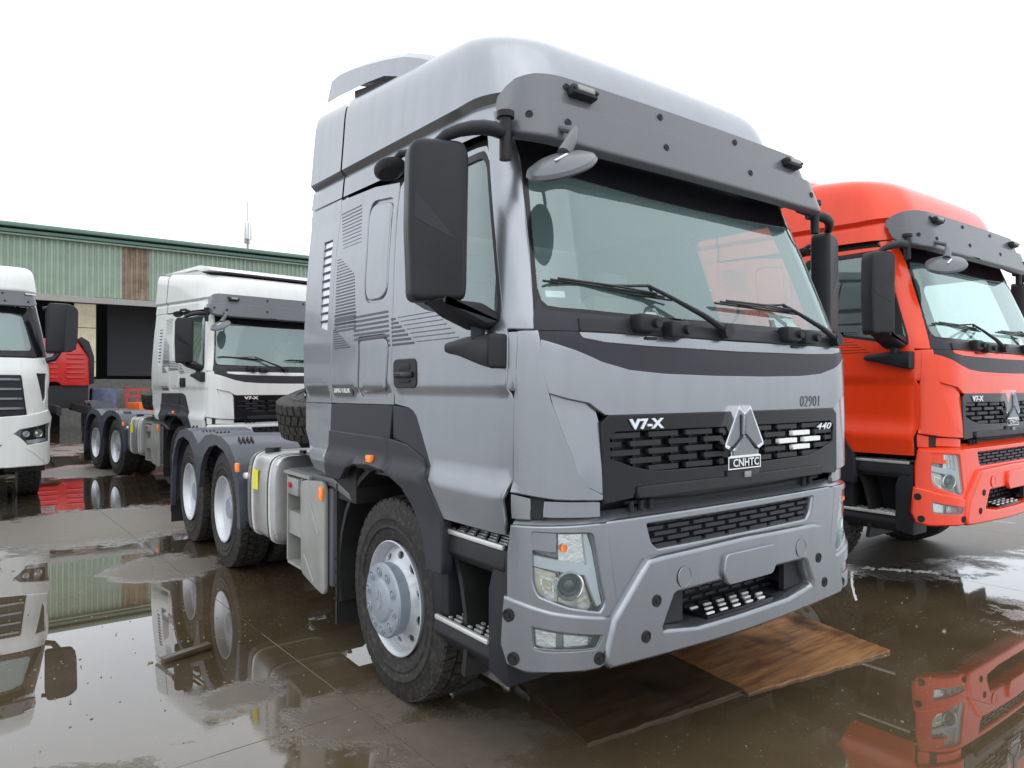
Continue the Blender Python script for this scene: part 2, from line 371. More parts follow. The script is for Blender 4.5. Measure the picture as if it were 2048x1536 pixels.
def tyre(G_,x0,x1,Ro,Rb,n=56,lugs=44,zig=True,deep=.018):
    wd=x1-x0; rr=Ro-deep
    pr=[(x0+.035,Rb),(x0+.012,Rb+.012),(x0+.004,Rb+.03),(x0-.004,Rb+.07),(x0-.008,Rb+(Ro-Rb)*.30),(x0-.014,Rb+(Ro-Rb)*.33),(x0-.013,Rb+(Ro-Rb)*.36),(x0-.009,Rb+(Ro-Rb)*.38),(x0-.011,Rb+(Ro-Rb)*.50),(x0-.016,Rb+(Ro-Rb)*.53),(x0-.015,Rb+(Ro-Rb)*.56),(x0-.009,Rb+(Ro-Rb)*.58),(x0-.006,Rb+(Ro-Rb)*.66),(x0-.001,Rb+(Ro-Rb)*.70),(x0+.0,Ro-.05),(x0+.010,Ro-.022),(x0+.028,rr),(x0+wd*.5,rr+.004),(x1-.028,rr),(x1-.01,Ro-.022),(x1,Ro-.05),(x1+.006,Rb+(Ro-Rb)*.6),(x1+.008,Rb+.09),(x1-.004,Rb+.03),(x1-.035,Rb)]
    G_.lathe(pr,n=n,closed=True)
    cols=[(x0+.012,x0+.072),(x0+.085,x0+.145),(x0+.158,x0+.215),(x1-.072,x1-.012)]
    for ci,(a,b) in enumerate(cols):
        for k in range(lugs):
            t=2*math.pi*(k+(ci%2)*.5)/lugs; dt=2*math.pi/lugs*.40; sk=.35*(1 if ci%2 else -1)*dt
            vs=[]
            for r in (rr-.004,Ro):
                for (xx,tt) in ((a,t-dt-sk),(b,t-dt+sk),(b,t+dt+sk),(a,t+dt-sk)):
                    rad=r-(.010 if (ci in(0,3) and r==Ro and (xx in (x0+.012,x1-.012))) else 0)
                    vs.append((xx,rad*math.cos(tt),rad*math.sin(tt)))
            G_.add(vs,[(4,5,6,7),(0,1,5,4),(1,2,6,5),(2,3,7,6),(3,0,4,7)])
def recalc(o):
    bm=bmesh.new(); bm.from_mesh(o.data); bmesh.ops.recalc_face_normals(bm,faces=bm.faces[:]); bm.to_mesh(o.data); bm.free(); o.data.shade_smooth(); o.data.set_sharp_from_angle(angle=R(35)); return o
PROTO={}
def make_front_wheel():
    # axis x, outer side at -x ; built round the hub centre
    g=G().cyl((-.02,0,0),(.30,0,0),.16,24); hub=recalc(g.obj('wheel',DARK))
    g=G(); tyre(g,-.005,.285,.535,.292); recalc(g.obj('tyre',RUB,hub))
    Rr=.302
    g=G(); g.lathe([(.06,.285),(.01,.292),(-.006,.302),(-.012,.302),(-.014,.296),(-.004,.286),(.02,.276),(.06,.268),(.26,.262)],n=64)
    # disc with hand holes
    def fm(a,b):
        r=math.hypot(a,b); return (lerp([(0,-.03),(.14,-.035),(.165,-.02),(.205,.02),(.25,.035),(.275,.05)],r),a,b)
    holes=[]
    for k in range(10):
        t=2*math.pi*(k+.35)/10; c=(.226*math.cos(t),.226*math.sin(t))
        holes.append([(c[0]+.034*math.cos(q)*(-math.sin(t))+.021*math.sin(q)*math.cos(t),c[1]+.034*math.cos(q)*math.cos(t)+.021*math.sin(q)*math.sin(t)) for q in [2*math.pi*j/12 for j in range(12)]])
    g2=G().sheet([(.272*math.cos(2*math.pi*i/48),.272*math.sin(2*math.pi*i/48)) for i in range(48)],fm,holes,step=.035,th=.012,bev=.002,flip=-1)
    rim=recalc(g.obj('rim',RIM,hub)); g2.obj('rim_disc',RIM,rim)
    g=G().lathe([(.0,.02),(-.0,.165),(-.03,.186),(-.085,.196),(-.096,.190),(-.099,.182),(-.101,.115),(-.108,.106),(-.112,.098),(-.112,.001)],n=48); cap=recalc(g.obj('hub_cap',HUB,hub)); cap.location=(.018,0,0)
    for k in range(10):
        t=2*math.pi*(k+.1)/10; cy,cz=.150*math.cos(t),.150*math.sin(t)
        g=G().lathe([(-.098,.027),(-.105,.026),(-.106,.021),(-.092,.019),(-.092,.014),(-.108,.012),(-.109,.002)],(0,cy,cz),n=12); b=recalc(g.obj('wheel_nut',HUB,cap)); 
    # emblem on the cap
    g=G()
    for P in ([(-.012,.055),(-.036,-.005),(-.010,.012)],[(.012,.055),(.036,-.005),(.010,.012)],[(0,.008),(-.024,-.012),(-.016,-.04),(.016,-.04),(.024,-.012)]): g.prism([(y,z) for y,z in P],'x',-.111,-.115)
    g.obj('cap_emblem',HUB,cap)
    return hub
def make_rear_wheel():
    g=G().cyl((.10,0,0),(.62,0,0),.15,24); hub=recalc(g.obj('wheel',DARK))
    g=G(); tyre(g,-.005,.275,.535,.292,lugs=46); recalc(g.obj('tyre',RUB,hub))
    g=G(); tyre(g,.335,.61,.535,.292,n=40,lugs=40); recalc(g.obj('tyre',RUB,hub))
    g=G(); g.lathe([(.05,.285),(.0,.294),(-.010,.303),(-.018,.302),(-.018,.295),(-.008,.284),(.03,.272),(.06,.262),(.15,.255),(.165,.24),(.175,.17),(.175,.001)],n=64); rim=recalc(g.obj('rim',RIM,hub))
    g=G().lathe([(.175,.11),(.05,.10),(.03,.09),(.025,.001)],n=32); recalc(g.obj('axle_hub',HUB,rim))
    for k in range(10):
        t=2*math.pi*k/10; g=G().lathe([(.175,.018),(.15,.018),(.145,.012),(.12,.011),(.118,.001)],(0,.145*math.cos(t),.145*math.sin(t)),n=8); recalc(g.obj('wheel_nut',HUB,rim))
    return hub
def place_wheel(kind,parent,x,y,z,side,first):
    if kind not in PROTO:
        PROTO[kind]={'front':make_front_wheel,'rear':make_rear_wheel}[kind](); o=PROTO[kind]
        for_use=o
    else: for_use=clone(PROTO[kind])
    o=for_use; o.parent=parent; o.location=(x*side*-1 if False else (x if side<0 else -x),y,z)
    o.rotation_euler=(random.random()*6,0,0) if side<0 else (random.random()*6,0,math.pi)
    if kind=='front' and side<0: o.rotation_euler=(R(8),0,0)
    return o

# ------------------------------------------------------------ the tractor unit
def build_truck(name,loc,rz,paint,label,group,main=False,roof='high',stripe=STRIPE,ride=0.):
    T=empty(name,(loc[0],loc[1],loc[2]+ride),rz,label=label,cat='truck',group=group)
    sides=(-1,1)
    st=.07 if main else .11
    def both(nm,outer,m,holes=(),f=S,off=0,th=.018,bev=.004,zs=ZC,parent=T,step=None,label=None):
        os_=[]
        for s in sides:
            P=outer if s<0 else mir(outer); H=[h if s<0 else mir(h) for h in holes]
            g=G().sheet(P,lambda u,z:f(u,z,off),H,step=step or st,th=th,bev=bev,zs=zs); o=g.obj(nm,m,parent if not isinstance(parent,list) else parent[0 if s<0 else 1]); 
            if label: o['label']=label
            os_.append(o)
        return os_
    def one(nm,outer,m,holes=(),f=S,off=0,th=.018,bev=.004,parent=T,zs=(),step=None):
        return G().sheet(outer,lambda u,z:f(u,z,off),holes,step=step or st,th=th,bev=bev,zs=zs).obj(nm,m,parent)
    # inner shell (dark, shows in the panel gaps)
    win=[(-2.56,2.705),(-2.60,2.66),(-2.645,2.20),(-2.625,2.085),(-2.50,2.035),(-2.2,1.975),(-1.95,1.925),(-1.86,1.93),(-1.835,1.99),(-1.822,2.30),(-1.822,2.66),(-1.86,2.705)]
    win=rnd(win,.03)
    wsg=[(0,1.945),(-.66,1.947),(-1.30,1.957),(-1.42,1.963),(-1.47,1.985),(-1.492,2.03),(-1.478,2.30),(-1.468,2.60),(-1.46,2.79)]
    wsg=wsg+[(-x,z) for x,z in wsg[1:]][::-1]
    arch=[(-3.66,1.10),(-3.55,1.12),(-3.446,1.195),(-3.308,1.235),(-3.152,1.244),(-2.959,1.23),(-2.761,1.158),(-2.678,1.088),(-2.598,1.0),(-2.56,.93)]
    shell=[(-1.86,1.0),(-1.86,.93)]+[(-2.52,.93)]+arch[::-1]+[(-4.10,1.10),(-4.14,1.86),(-4.02,2.80),(-1.70,2.745),(-1.70,1.0)]
    # outer boundary of half shell from centre
    hs_=[(0,1.17),(-.98,1.17),(-1.70,1.17),(-1.80,1.07)]+[(-2.55,1.06)]+arch[:-1][::-1]+[(-4.10,1.12),(-4.13,1.86),(-4.02,2.90),(-3.5,2.86),(-2.6,2.82),(-1.5,2.80),(0,2.80)]
    full=hs_+[(-x,z) for x,z in hs_[1:-1]][::-1]
    wsh=[(x*.998,z) for x,z in wsg]
    one('cab_shell',full,DARK,[win,mir(win),wsh],off=-.06,th=.01,bev=0,step=.14,zs=ZC)
    # --- doors
    door=[(-1.787,1.90),(-1.822,1.645),(-1.768,1.598),(-1.782,1.277),(-1.847,1.194),(-1.847,1.053),(-2.425,1.050),(-2.437,1.10),(-2.53,1.278),(-2.664,1.508),(-2.70,1.535),(-2.745,1.55),(-2.893,1.566),(-2.892,1.79),(-2.855,2.0),(-2.795,2.40),(-2.755,2.62),(-2.728,2.735),(-2.68,2.762),(-1.83,2.742),(-1.812,2.70),(-1.805,1.99)]
    doors=both('door',door,paint,[win])
    wseal=rnd([(-2.575,2.72),(-2.615,2.66),(-2.66,2.20),(-2.64,2.075),(-2.51,2.02),(-2.2,1.962),(-1.95,1.912),(-1.85,1.915),(-1.818,1.985),(-1.808,2.30),(-1.808,2.67),(-1.85,2.72)],.03)
    def inset(P,k=.012):
        cx=sum(p[0] for p in P)/len(P); cz=sum(p[1] for p in P)/len(P); w_=max(p[0] for p in P)-min(p[0] for p in P); h_=max(p[1] for p in P)-min(p[1] for p in P)
        return [(cx+(x-cx)*(1-2*k/w_),cz+(z-cz)*(1-2*k/h_)) for x,z in P]
    both('window_seal',wseal,BLK,[inset(wseal,.03)],off=.001,th=.02,bev=.003,parent=doors)
    both('side_window',inset(wseal,.022),GLASSD,off=-.008,th=.004,bev=0,parent=doors)
    # handles
    for s,d in zip(sides,doors):
        hp=rnd([(-2.868,1.787),(-2.635,1.787),(-2.635,1.650),(-2.868,1.650)],.03); hp=hp if s<0 else mir(hp)
        h=G().sheet(hp,lambda u,z:S(u,z,.006),step=.08,th=.012,bev=.005).obj('door_handle',BLK,d)
        W=1.25*s
        G().box((W+s*.010,1.066,1.712),(.026,.19,.030),bev=.010).obj('grip',GLOSSBLK,h)
        G().box((W+s*.004,1.062,1.752),(.012,.11,.035),bev=.004).obj('pocket',DARK,h)
        G().box((W+s*.007,1.062,1.68),(.01,.11,.014),bev=.003).obj('pocket',DARK,h)
    both('hinge_cover',[(-1.693,1.872),(-1.736,1.648),(-1.752,1.636),(-1.812,1.636),(-1.812,1.65),(-1.778,1.872)],paint,off=-.004)
    # --- corner panels
    both('corner_panel',[(-1.515,1.876),(-1.685,1.874),(-1.728,1.64),(-1.752,1.598),(-1.766,1.277),(-1.765,1.232),(-1.4,1.205),(-1.01,1.192),(-1.002,1.208),(-1.13,1.238),(-1.212,1.30),(-1.33,1.44),(-1.44,1.595),(-1.49,1.70),(-1.508,1.80)],paint,th=.03,bev=.006)
    both('lower_corner_trim',[(-1.0,1.178),(-1.4,1.188),(-1.49,1.190),(-1.50,1.13),(-1.0,1.12)],paint,off=-.022)
    both('corner_slot',[(-1.49,1.20),(-1.62,1.205),(-1.62,1.12),(-1.49,1.12)],DARK,off=-.03)
    both('lower_corner_trim',[(-1.62,1.20),(-1.78,1.215),(-1.79,1.12),(-1.62,1.12)],paint,off=-.022)
    # A pillars
    both('windscreen_pillar',[(-1.548,1.888),(-1.789,1.892),(-1.800,1.99),(-1.803,2.70),(-1.80,2.79),(-1.55,2.79),(-1.505,2.60),(-1.512,2.22),(-1.533,2.0)],paint,th=.03,bev=.008)
    # --- side body panels
    sp=[(-2.905,1.562),(-3.722,1.556),(-3.686,1.815),(-3.614,2.316),(-3.508,2.838),(-3.032,2.812),(-2.742,2.765),(-2.770,2.62),(-2.81,2.40),(-2.868,2.0),(-2.905,1.79)]
    blank=rnd([(-2.80,2.70),(-3.06,2.735),(-3.125,2.68),(-3.155,2.42),(-3.20,2.185),(-3.175,2.115),(-2.99,2.11),(-2.90,2.15),(-2.865,2.35)],.05)
    pocket=rnd([(-3.30,1.935),(-2.945,1.935),(-2.915,1.90),(-2.965,1.60),(-3.30,1.592),(-3.335,1.63)],.03)
    sps=both('side_panel',sp,paint,[blank,pocket])
    both('blanked_window',blank,paint,off=-.014,th=.004,bev=-.0,parent=sps)
    inb=inset(blank,.03); both('window_blank_plate',inb,paint,off=.0,th=.014,bev=.008,parent=sps)
    both('locker_recess',pocket,paint,off=-.012,th=.004,bev=0,parent=sps)
    both('locker_door',inset(pocket,.03),paint,off=-.001,th=.010,bev=.006,parent=sps)
    wing=[(-3.732,1.556),(-4.155,1.552),(-4.147,1.86),(-4.02,2.885),(-3.515,2.852),(-3.624,2.316),(-3.696,1.815)]
    vent=[(-3.79,2.60),(-3.645,2.595),(-3.735,1.995),(-3.855,2.025)]
    wgs=both('rear_side_panel',wing,paint,[vent])
    both('vent_sky_sheet',vent,DRL,off=-.010,th=.002,bev=0,parent=wgs)  # white sheet stands in for the bright sky seen through the vent
    nsl=11
    for s,wg in zip(sides,wgs):
        for k in range(nsl):
            t=(k+.0)/nsl; z=2.60-.585*t; ua=-3.79-.065*t; ub=-3.645-.09*t
            P=[(ua,z),(ub,z),(ub-.004,z-.010),(ua-.004,z-.010)]; P=P if s<0 else mir(P)
            G().sheet(P,lambda u,z:S(u,z,-.002),step=.08,th=.010,bev=.002).obj('vent_slat',BLK,wg)
    both('lower_side_panel',[(-3.742,1.546),(-4.155,1.542),(-4.16,1.374),(-4.10,1.29),(-3.95,1.14),(-3.75,1.12),(-3.757,1.29)],paint)
    # cladding and arch flare
    c1=[(-2.925,1.553),(-3.732,1.546),(-3.747,1.39),(-2.958,1.384)]
    both('side_cladding',c1,CLAD,off=.0)
    c2=[(-2.912,1.553),(-2.912,1.392),(-2.759,1.366),(-2.60,1.312),(-2.506,1.188),(-2.425,1.052),(-2.437,1.08),(-2.53,1.265),(-2.66,1.497),(-2.70,1.527),(-2.745,1.541)]
    both('door_cladding',c2,CLAD,parent=doors)
    a_in=[(-3.592,1.108),(-3.547,1.115),(-3.446,1.19),(-3.308,1.228),(-3.152,1.237),(-2.959,1.225)]
    both('arch_flare',[(-2.968,1.376)]+[(-3.747,1.382),(-3.757,1.29),(-3.75,1.12)]+a_in,CLAD,off=.010,th=.03,bev=.008)
    both('arch_flare',[(-2.955,1.376),(-2.959,1.225),(-2.761,1.153),(-2.678,1.083),(-2.598,.995),(-2.556,.90),(-2.53,.80),(-2.40,.80),(-2.402,.955),(-2.411,1.045),(-2.502,1.178),(-2.596,1.303),(-2.759,1.357)],CLAD,off=.012,th=.05,bev=.008)
    # arch liner
    for s in sides:
        g=G(); n=18; pts=[(1.32+.70*math.cos(a),.53+.70*math.sin(a)) for a in [R(-15+210*i/n) for i in range(n+1)]]
        pts+= [(1.32+.73*math.cos(a),.53+.73*math.sin(a)) for a in [R(195-210*i/n) for i in range(n+1)]]
        g.prism(pts,'x',s*1.19,s*.70); g.obj('wheel_arch_liner',DARK,T)
        G().box((s*1.255,1.465,1.262),(.03,.062,.042),bev=.008).obj('side_marker_light',AMB,T)
        # badge
        bp=[(-3.68,1.665),(-3.405,1.662),(-3.405,1.598),(-3.68,1.60)]; bp=bp if s<0 else mir(bp)
        b=G().sheet(bp,lambda u,z:S(u,z,.003),step=.1,th=.004,bev=.002).obj('side_badge',STRIPE,T)
        cx=Vector(S(s*3.54,1.632)); 
        if main: text('badge_lettering','SINOTRUK',.048,PAPER,b,Matrix.Translation((cx.x+s*.007,cx.y,cx.z))@(Matrix.Rotation(R(-90),4,'Z') if s<0 else Matrix.Rotation(R(90),4,'Z'))@FRONT,ext=.001,bold=.0008)
    # stripe decal: ribs
    for s,pn in zip(sides,sps):
        g=G();gd=G()
        def strip(G_,ua,ub,z,h,dz=0):
            P=[(ua,z+dz),(ub,z),(ub,z-h),(ua,z-h+dz)]; P=P if s<0 else mir(P)
            G_.sheet(P,lambda u,z:S(u,z,.0012),step=.12,th=.001,bev=0)
        for k in range(11): strip(g,-3.50+.004*k-.02,-3.22,2.745-k*.024,.009-.0006*k)
        for k in range(24):
            z=2.44-k*.0195; e=-3.505+min(.19,k*.03)
            strip(g,-3.60-.002*k+.03,min(e,-3.29)if k>6 else e,z,.005+.00035*k)
        for k in range(9):
            z=2.0-k*.014; strip(g,-3.64,-3.55+.03*k-.12 if k>9 else -3.60+.025*k,z-.002,.008)
        for k in range(8):
            z=2.085-k*.026; a=-3.62 if k<3 else -3.0+.0*k
            if k<3: strip(g,a,-3.30,z,.010)
            strip(g,-3.34 if k<6 else -2.93,-2.905,z-.03,.013)
        if main or roof!='low' or True: g.obj('stripe_decal',stripe,pn)
        g=G(); dr=doors[0 if s<0 else 1]
        for k in range(7):
            z=2.02-k*.0225; strip(g,-2.875,-2.845+.03*k+.02,z-.012,.012)
            strip(g,-2.80+.03*k,-2.42+.03*k,z-.012,.004)
        g.obj('stripe_decal',stripe,dr)
    # --- hood
    hl=[(0,1.700),(-.215,1.700),(-.593,1.706),(-.828,1.72),(-1.0,1.752),(-1.236,1.797),(-1.495,1.838),(-1.50,1.80),(-1.482,1.70),(-1.443,1.628),(-1.30,1.607),(-1.12,1.588),(-1.04,1.560),(-.985,1.540),(-.96,1.537),(0,1.537)]
    hood=hl+[(-x,z) for x,z in hl[1:-1]][::-1]
    hd=one('hood',hood,paint,bev=.006)
    def wingf(u,z,o=0): return S(u,z,-.020*max(0,min(1,(z-1.28)/.30)))
    both('hood_corner',[(-1.437,1.620),(-1.30,1.602),(-1.12,1.582),(-1.045,1.553),(-1.018,1.506),(-1.010,1.215),(-1.138,1.247),(-1.22,1.31),(-1.338,1.45)],paint,f=wingf)
    bl=[(0,1.694),(-.215,1.694),(-.593,1.70),(-.83,1.714),(-1.0,1.745),(-1.236,1.790),(-1.495,1.832),(-1.505,1.874),(-1.185,1.874),(-1.158,1.850),(-.98,1.836),(-.69,1.828),(0,1.822)]
    one('upper_hood_trim',bl+[(-x,z) for x,z in bl[1:-1]][::-1],CLAD,off=-.003,bev=.003)
    sl_=[(0,1.824),(-.69,1.830),(-.98,1.838),(-1.155,1.852),(-1.178,1.872),(-.9,1.872),(0,1.868)]
    strip_=one('hood_strip',sl_+[(-x,z) for x,z in sl_[1:-1]][::-1],paint,off=.002,bev=.004)
    for uu in (-.68,.55): 
        p=S(uu,1.862,.004); G().box(p,(.07,.012,.012),bev=.003).obj('strip_clip',BLK,strip_)
    # cowl
    cw=[(0,1.874),(-1.0,1.878),(-1.538,1.880),(-1.545,1.93),(-1.50,1.99),(-1.48,2.02),(-1.44,1.965),(-1.3,1.955),(-.6,1.947),(0,1.945)]
    cowl=one('cowl',cw+[(-x,z) for x,z in cw[1:-1]][::-1],CLAD,off=-.004,bev=.002)
    one('cowl_lower_panel',sym([(0,1.876),(-1.17,1.880),(-1.17,1.925),(0,1.918)]) if False else [(-1.17,1.880),(1.17,1.880),(1.17,1.928),(-1.17,1.928)],BLK,off=.006,th=.014,bev=.006,parent=cowl)
    # --- windscreen
    fr=[(0,1.935),(-1.3,1.945),(-1.50,1.955),(-1.54,2.0),(-1.52,2.22),(-1.515,2.60),(-1.51,2.80),(0,2.80)]
    gi=[(0,1.962),(-.66,1.964),(-1.30,1.974),(-1.41,1.982),(-1.455,2.005),(-1.477,2.06),(-1.462,2.30),(-1.452,2.56),(-1.44,2.60),(-1.36,2.603),(-.44,2.565),(0,2.560)]
    gfull=gi+[(-x,z) for x,z in gi[1:-1]][::-1]
    ws=one('windscreen',wsg,GLASS,off=-.012,th=.005,bev=0)
    one('windscreen_border',fr+[(-x,z) for x,z in fr[1:-1]][::-1],GLOSSBLK,[gfull],off=-.008,th=.012,bev=.001,parent=ws)
    # wipers
    wip=[((-.13,1.915),(-.66,2.098),(-1.416,2.085),(-.483,2.045)),((1.02,1.915),(.51,2.085),(-.13,2.055),(.70,2.045))]
    for base,el,ta,tb in wip:
        A=Vector(S(*base,.035));E_=Vector(S(*el,.035));a=Vector(S(*ta,.02));b=Vector(S(*tb,.02))
        wp=G().tube([A,A+(E_-A)*.35+Vector((0,-.02,0)),A+(E_-A)*.75+Vector((0,-.012,0)),E_],[.017,.014,.010,.008],8).obj('wiper',BLK,T)
        g=G(); mid=(a+b)/2
        for q in range(3):
            o_=Vector((0,-.012*q+.006,.007*q)); g.tube([a+(b-a)*(.04*q)+o_,a+(b-a)*.5+o_*1.3,b+(a-b)*(.08*q)+o_],.0055,6)
        g.tube([a+(b-a)*.25,E_,a+(b-a)*.85],.007,6); g.obj('wiper_blade',RUBW,wp)
        G().cyl(A+Vector((0,.05,0)),A+Vector((0,-.02,0)),.035,16).obj('pivot_cap',BLK,wp)
    for (ua,z) in ((-.73,1.925),(-.52,1.905),(.48,1.925),(.66,1.915)):
        p=Vector(S(ua,z,.03)); n_=G().box(p,(.13,.07,.075),bev=.015).obj('washer_bracket',BLK,T); G().cyl(p+Vector((.03,-.03,0)),p+Vector((.03,-.055,0)),.022,12).obj('bracket_cap',DARK,n_)
    # --- grille
    gl=[(0,1.530),(-.965,1.530),(-1.005,1.503),(-1.000,1.19),(-.985,1.178),(-.82,1.186),(-.80,1.222),(0,1.228)]
    slat_h=[(0,1.468),(-.925,1.468),(-.963,1.443),(-.958,1.352),(-.825,1.312),(-.67,1.284),(0,1.276)]
    gr=one('grille_panel',gl+[(-x,z) for x,z in gl[1:-1]][::-1],GLOSSBLK,[slat_h+[(-x,z) for x,z in slat_h[1:-1]][::-1]],off=.003,th=.03,bev=.005)
    one('grille_backing',[(-.98,1.48),(.98,1.48),(.98,1.2),(-.98,1.2)],DARK,off=-.05,th=.004,bev=0,parent=gr)
    one('grille_lip',[(-.79,1.186),(.79,1.186),(.79,1.224),(-.79,1.224)],BLK,off=.018,th=.03,bev=.007,parent=gr)
    me=None
    for r_ in range(5):
        z=1.447-r_*.0365
        for k in range(-4,5):
            c=k*.2625+(.064 if r_%2 else -.077)
            lo,hi=-.95,.95
            if r_==4: lo,hi=-.80,.80
            if r_==3: lo,hi=-.93,.93
            hw=.088 if main and (r_,k) in ((1,2),(2,2),(2,3),(3,2)) else .100; a=max(lo,c-hw); b=min(hi,c+hw)
            if b-a<.05: continue
            white=main and (r_,k) in ((1,2),(2,2),(2,3),(3,2))
            P=[(a,z-.010),(b,z-.010),(b,z+.010),(a,z+.010)]
            if me is None or b-a<.19 or True:
                o=G().sheet(P,lambda u,z:S(u,z,-.004 if not white else .004),step=.3,th=.022,bev=.003).obj('grille_bar',PAPER if white else CHROMED if main else BLK,gr)
                if not white: o.data.materials[0]=BLK if r_%2==0 or k%2 else GLOSSBLK
        for k in range(-4,5):
            c=k*.262+(0 if r_%2 else .131)
            if abs(c)<.94 and r_<4: p=S(c,z-.018,-.03); 
    g=G()
    for k in range(-7,8):
        p=S(k*.131,1.37,-.032); G().box((p[0],p[1],1.375),(.012,.02,.17)).obj('grille_rib',DARK,gr)
    # emblem
    EM=T
    def em(P,a,b,m,nm,par):
        return G().prism([(x*.9-.018,z) for x,z in P],'y',a,b,bev=.0).obj(nm,m,par)
    ol=[(-.050,1.562),(-.012,1.530),(.012,1.530),(.050,1.562),(.165,1.388),(.168,1.372),(.120,1.352),(.118,1.328),(.142,1.322),(.142,1.262),(-.142,1.262),(-.142,1.322),(-.118,1.328),(-.120,1.352),(-.168,1.372),(-.165,1.388)]
    e=em(ol,-.030,.02,CHROME,'emblem',gr)
    if True:
        em([(-.048,1.545),(-.008,1.520),(-.006,1.425),(-.085,1.362),(-.150,1.382)],-.034,-.028,EMB,'emblem_facet',e)
        em([(.048,1.545),(.008,1.520),(.006,1.425),(.085,1.362),(.150,1.382)],-.034,-.028,EMB,'emblem_facet',e)
        em([(0,1.420),(-.078,1.352),(-.105,1.352),(-.105,1.328),(.105,1.328),(.105,1.352),(.078,1.352)],-.036,-.028,EMB,'emblem_facet',e)
        em([(-.130,1.316),(.130,1.316),(.130,1.268),(-.130,1.268)],-.033,-.028,GLOSSBLK,'name_plate',e)
        g=G()
        for P in ([(-.008,1.52),(.008,1.52),(.006,1.42),(-.006,1.42)],[(-.006,1.428),(-.006,1.412),(-.112,1.345),(-.118,1.352)],[(.006,1.428),(.006,1.412),(.112,1.345),(.118,1.352)]): g.prism([(x*.9,z) for x,z in P],'y',-.038,-.03); g.v=[Vector((v.x-.018,v.y,v.z)) for v in g.v]
        g.obj('emblem_line',GLOSSBLK,e)
        text('emblem_lettering','CNHTC',.052,CHROME,e,Matrix.Translation((-.018,-.036,1.292))@FRONT,ext=.002,sx=1.12,bold=.0008)
        G().prism([(-.130,1.255),(.130,1.255),(.118,1.20),(-.118,1.20)],'y',-.012,.02,bev=.004).obj('emblem_foot',CLAD,e)
        G().box((.02,-.018,1.232),(.05,.012,.03),bev=.004).obj('camera_lens',GALV,e)
    c=Vector(S(-.725,1.492)); text('model_lettering','V7-X',.058,DRL,gr,Matrix.Translation((c.x-.005,c.y-.006,c.z))@FRONT,ext=.003,sx=1.62,bold=.0022)
    if main:
        c=Vector(S(.833,1.432)); text('power_lettering','440',.050,DRL,gr,Matrix.Translation((c.x,c.y-.006,c.z+.004))@FRONT,ext=.002,sx=1.9,shear=.3,bold=.0002)
        c=Vector(S(.695,1.572)); text('handwritten_number','02901',.086,VISOR,hd,Matrix.Translation((c.x,c.y-.0022,c.z))@Matrix.Rotation(R(1.9),4,'Z')@FRONT,ext=.0006,sx=1.0,shear=.1,bold=-.0010)
    # engine bay visible between grille and bumper
    g=G(); g.box((0,.13,1.16),(1.7,.02,.16)); g.obj('radiator_panel',DARK,T)
    g=G()
    for x in (-.72,-.66,-.60,.6,.66): g.cyl((x,.04,1.125),(x,.04,1.165),.012,8)
    g.box((0,.07,1.15),(1.3,.03,.03)); g.tube([(-.75,.05,1.16),(-.3,.06,1.145),(.3,.06,1.15),(.75,.05,1.16)],.009,6); g.obj('hood_latch_bar',DARK,T)
    # --- bumper
    def ledge(u,t,o=0):      # t 0..1 from outer lip inward
        p=S(u,1.09); q=S(u,1.125,-.055); k=t
        return (p[0]+(q[0]-p[0])*k,p[1]+(q[1]-p[1])*k,1.084+.050*k)
    one('bumper_ledge',[(-1.775,0),(1.775,0),(1.775,1),(-1.775,1)],paint,f=ledge,step=.12,th=.01,bev=0)
    hlH=rnd([(-1.605,1.078),(-1.157,1.068),(-1.087,1.062),(-.975,.765),(-1.015,.725),(-1.30,.762),(-1.55,.812),(-1.60,.865)],.03)
    bp=both('bumper_side',[(-.982,1.088),(-1.775,1.088),(-1.818,.983),(-1.82,.806),(-1.674,.789),(-1.436,.756),(-1.012,.714),(-.915,.715),(-.955,.933)],paint,[hlH],th=.05,bev=.010)
    fogH=rnd([(-1.60,.708),(-1.0,.648),(-1.075,.59),(-1.50,.60),(-1.585,.612)],.02)
    bl_=both('bumper_corner',[(-1.835,.797),(-1.674,.780),(-1.436,.747),(-1.02,.705),(-.962,.700),(-.985,.60),(-1.0,.532),(-1.05,.522),(-1.636,.527),(-1.80,.545),(-1.86,.612)],paint,[fogH],off=.014,th=.06,bev=.016)
    bc=[(0,1.088),(-.976,1.088),(-.949,.933),(-.91,.735),(-.814,.829),(-.740,.909),(-.651,.915),(0,.925)]
    lg=rnd([(-.735,1.072),(.735,1.072),(.70,.975),(.655,.938),(-.655,.938),(-.70,.975)],.02)
    bcen=one('bumper_centre',bc+[(-x,z) for x,z in bc[1:-1]][::-1],paint,[lg],th=.05,bev=.013)
    one('lower_grille_backing',[(-.76,1.085),(.76,1.085),(.76,.925),(-.76,.925)],DARK,off=-.07,th=.003,bev=0,parent=bcen)
    for r_ in range(5):
        z=1.060-r_*.026; wd=.72-r_*.015
        for k in range(-4,5):
            c=k*.19+(.095 if r_%2 else 0); a=max(-wd,c-.075); b=min(wd,c+.075)
            if b-a<.05: continue
            G().sheet([(a,z-.007),(b,z-.007),(b,z+.007),(a,z+.007)],lambda u,z:S(u,z,-.022),step=.4,th=.016,bev=.002).obj('lower_grille_bar',CLAD,bcen)
    bo=[(0,.917),(-.651,.906),(-.736,.900),(-.816,.822),(-.950,.690),(-.982,.60),(-1.0,.545),(-.975,.522),(-.68,.514),(-.26,.505),(0,.503)]
    bi=[(0,.770),(-.288,.772),(-.555,.768),(-.585,.755),(-.665,.625),(-.655,.592),(-.40,.560),(0,.556)]
    bull=one('bull_bar',bo+[(-x,z) for x,z in bo[1:-1]][::-1],paint,[bi+[(-x,z) for x,z in bi[1:-1]][::-1]],off=.036,th=.075,bev=.021)
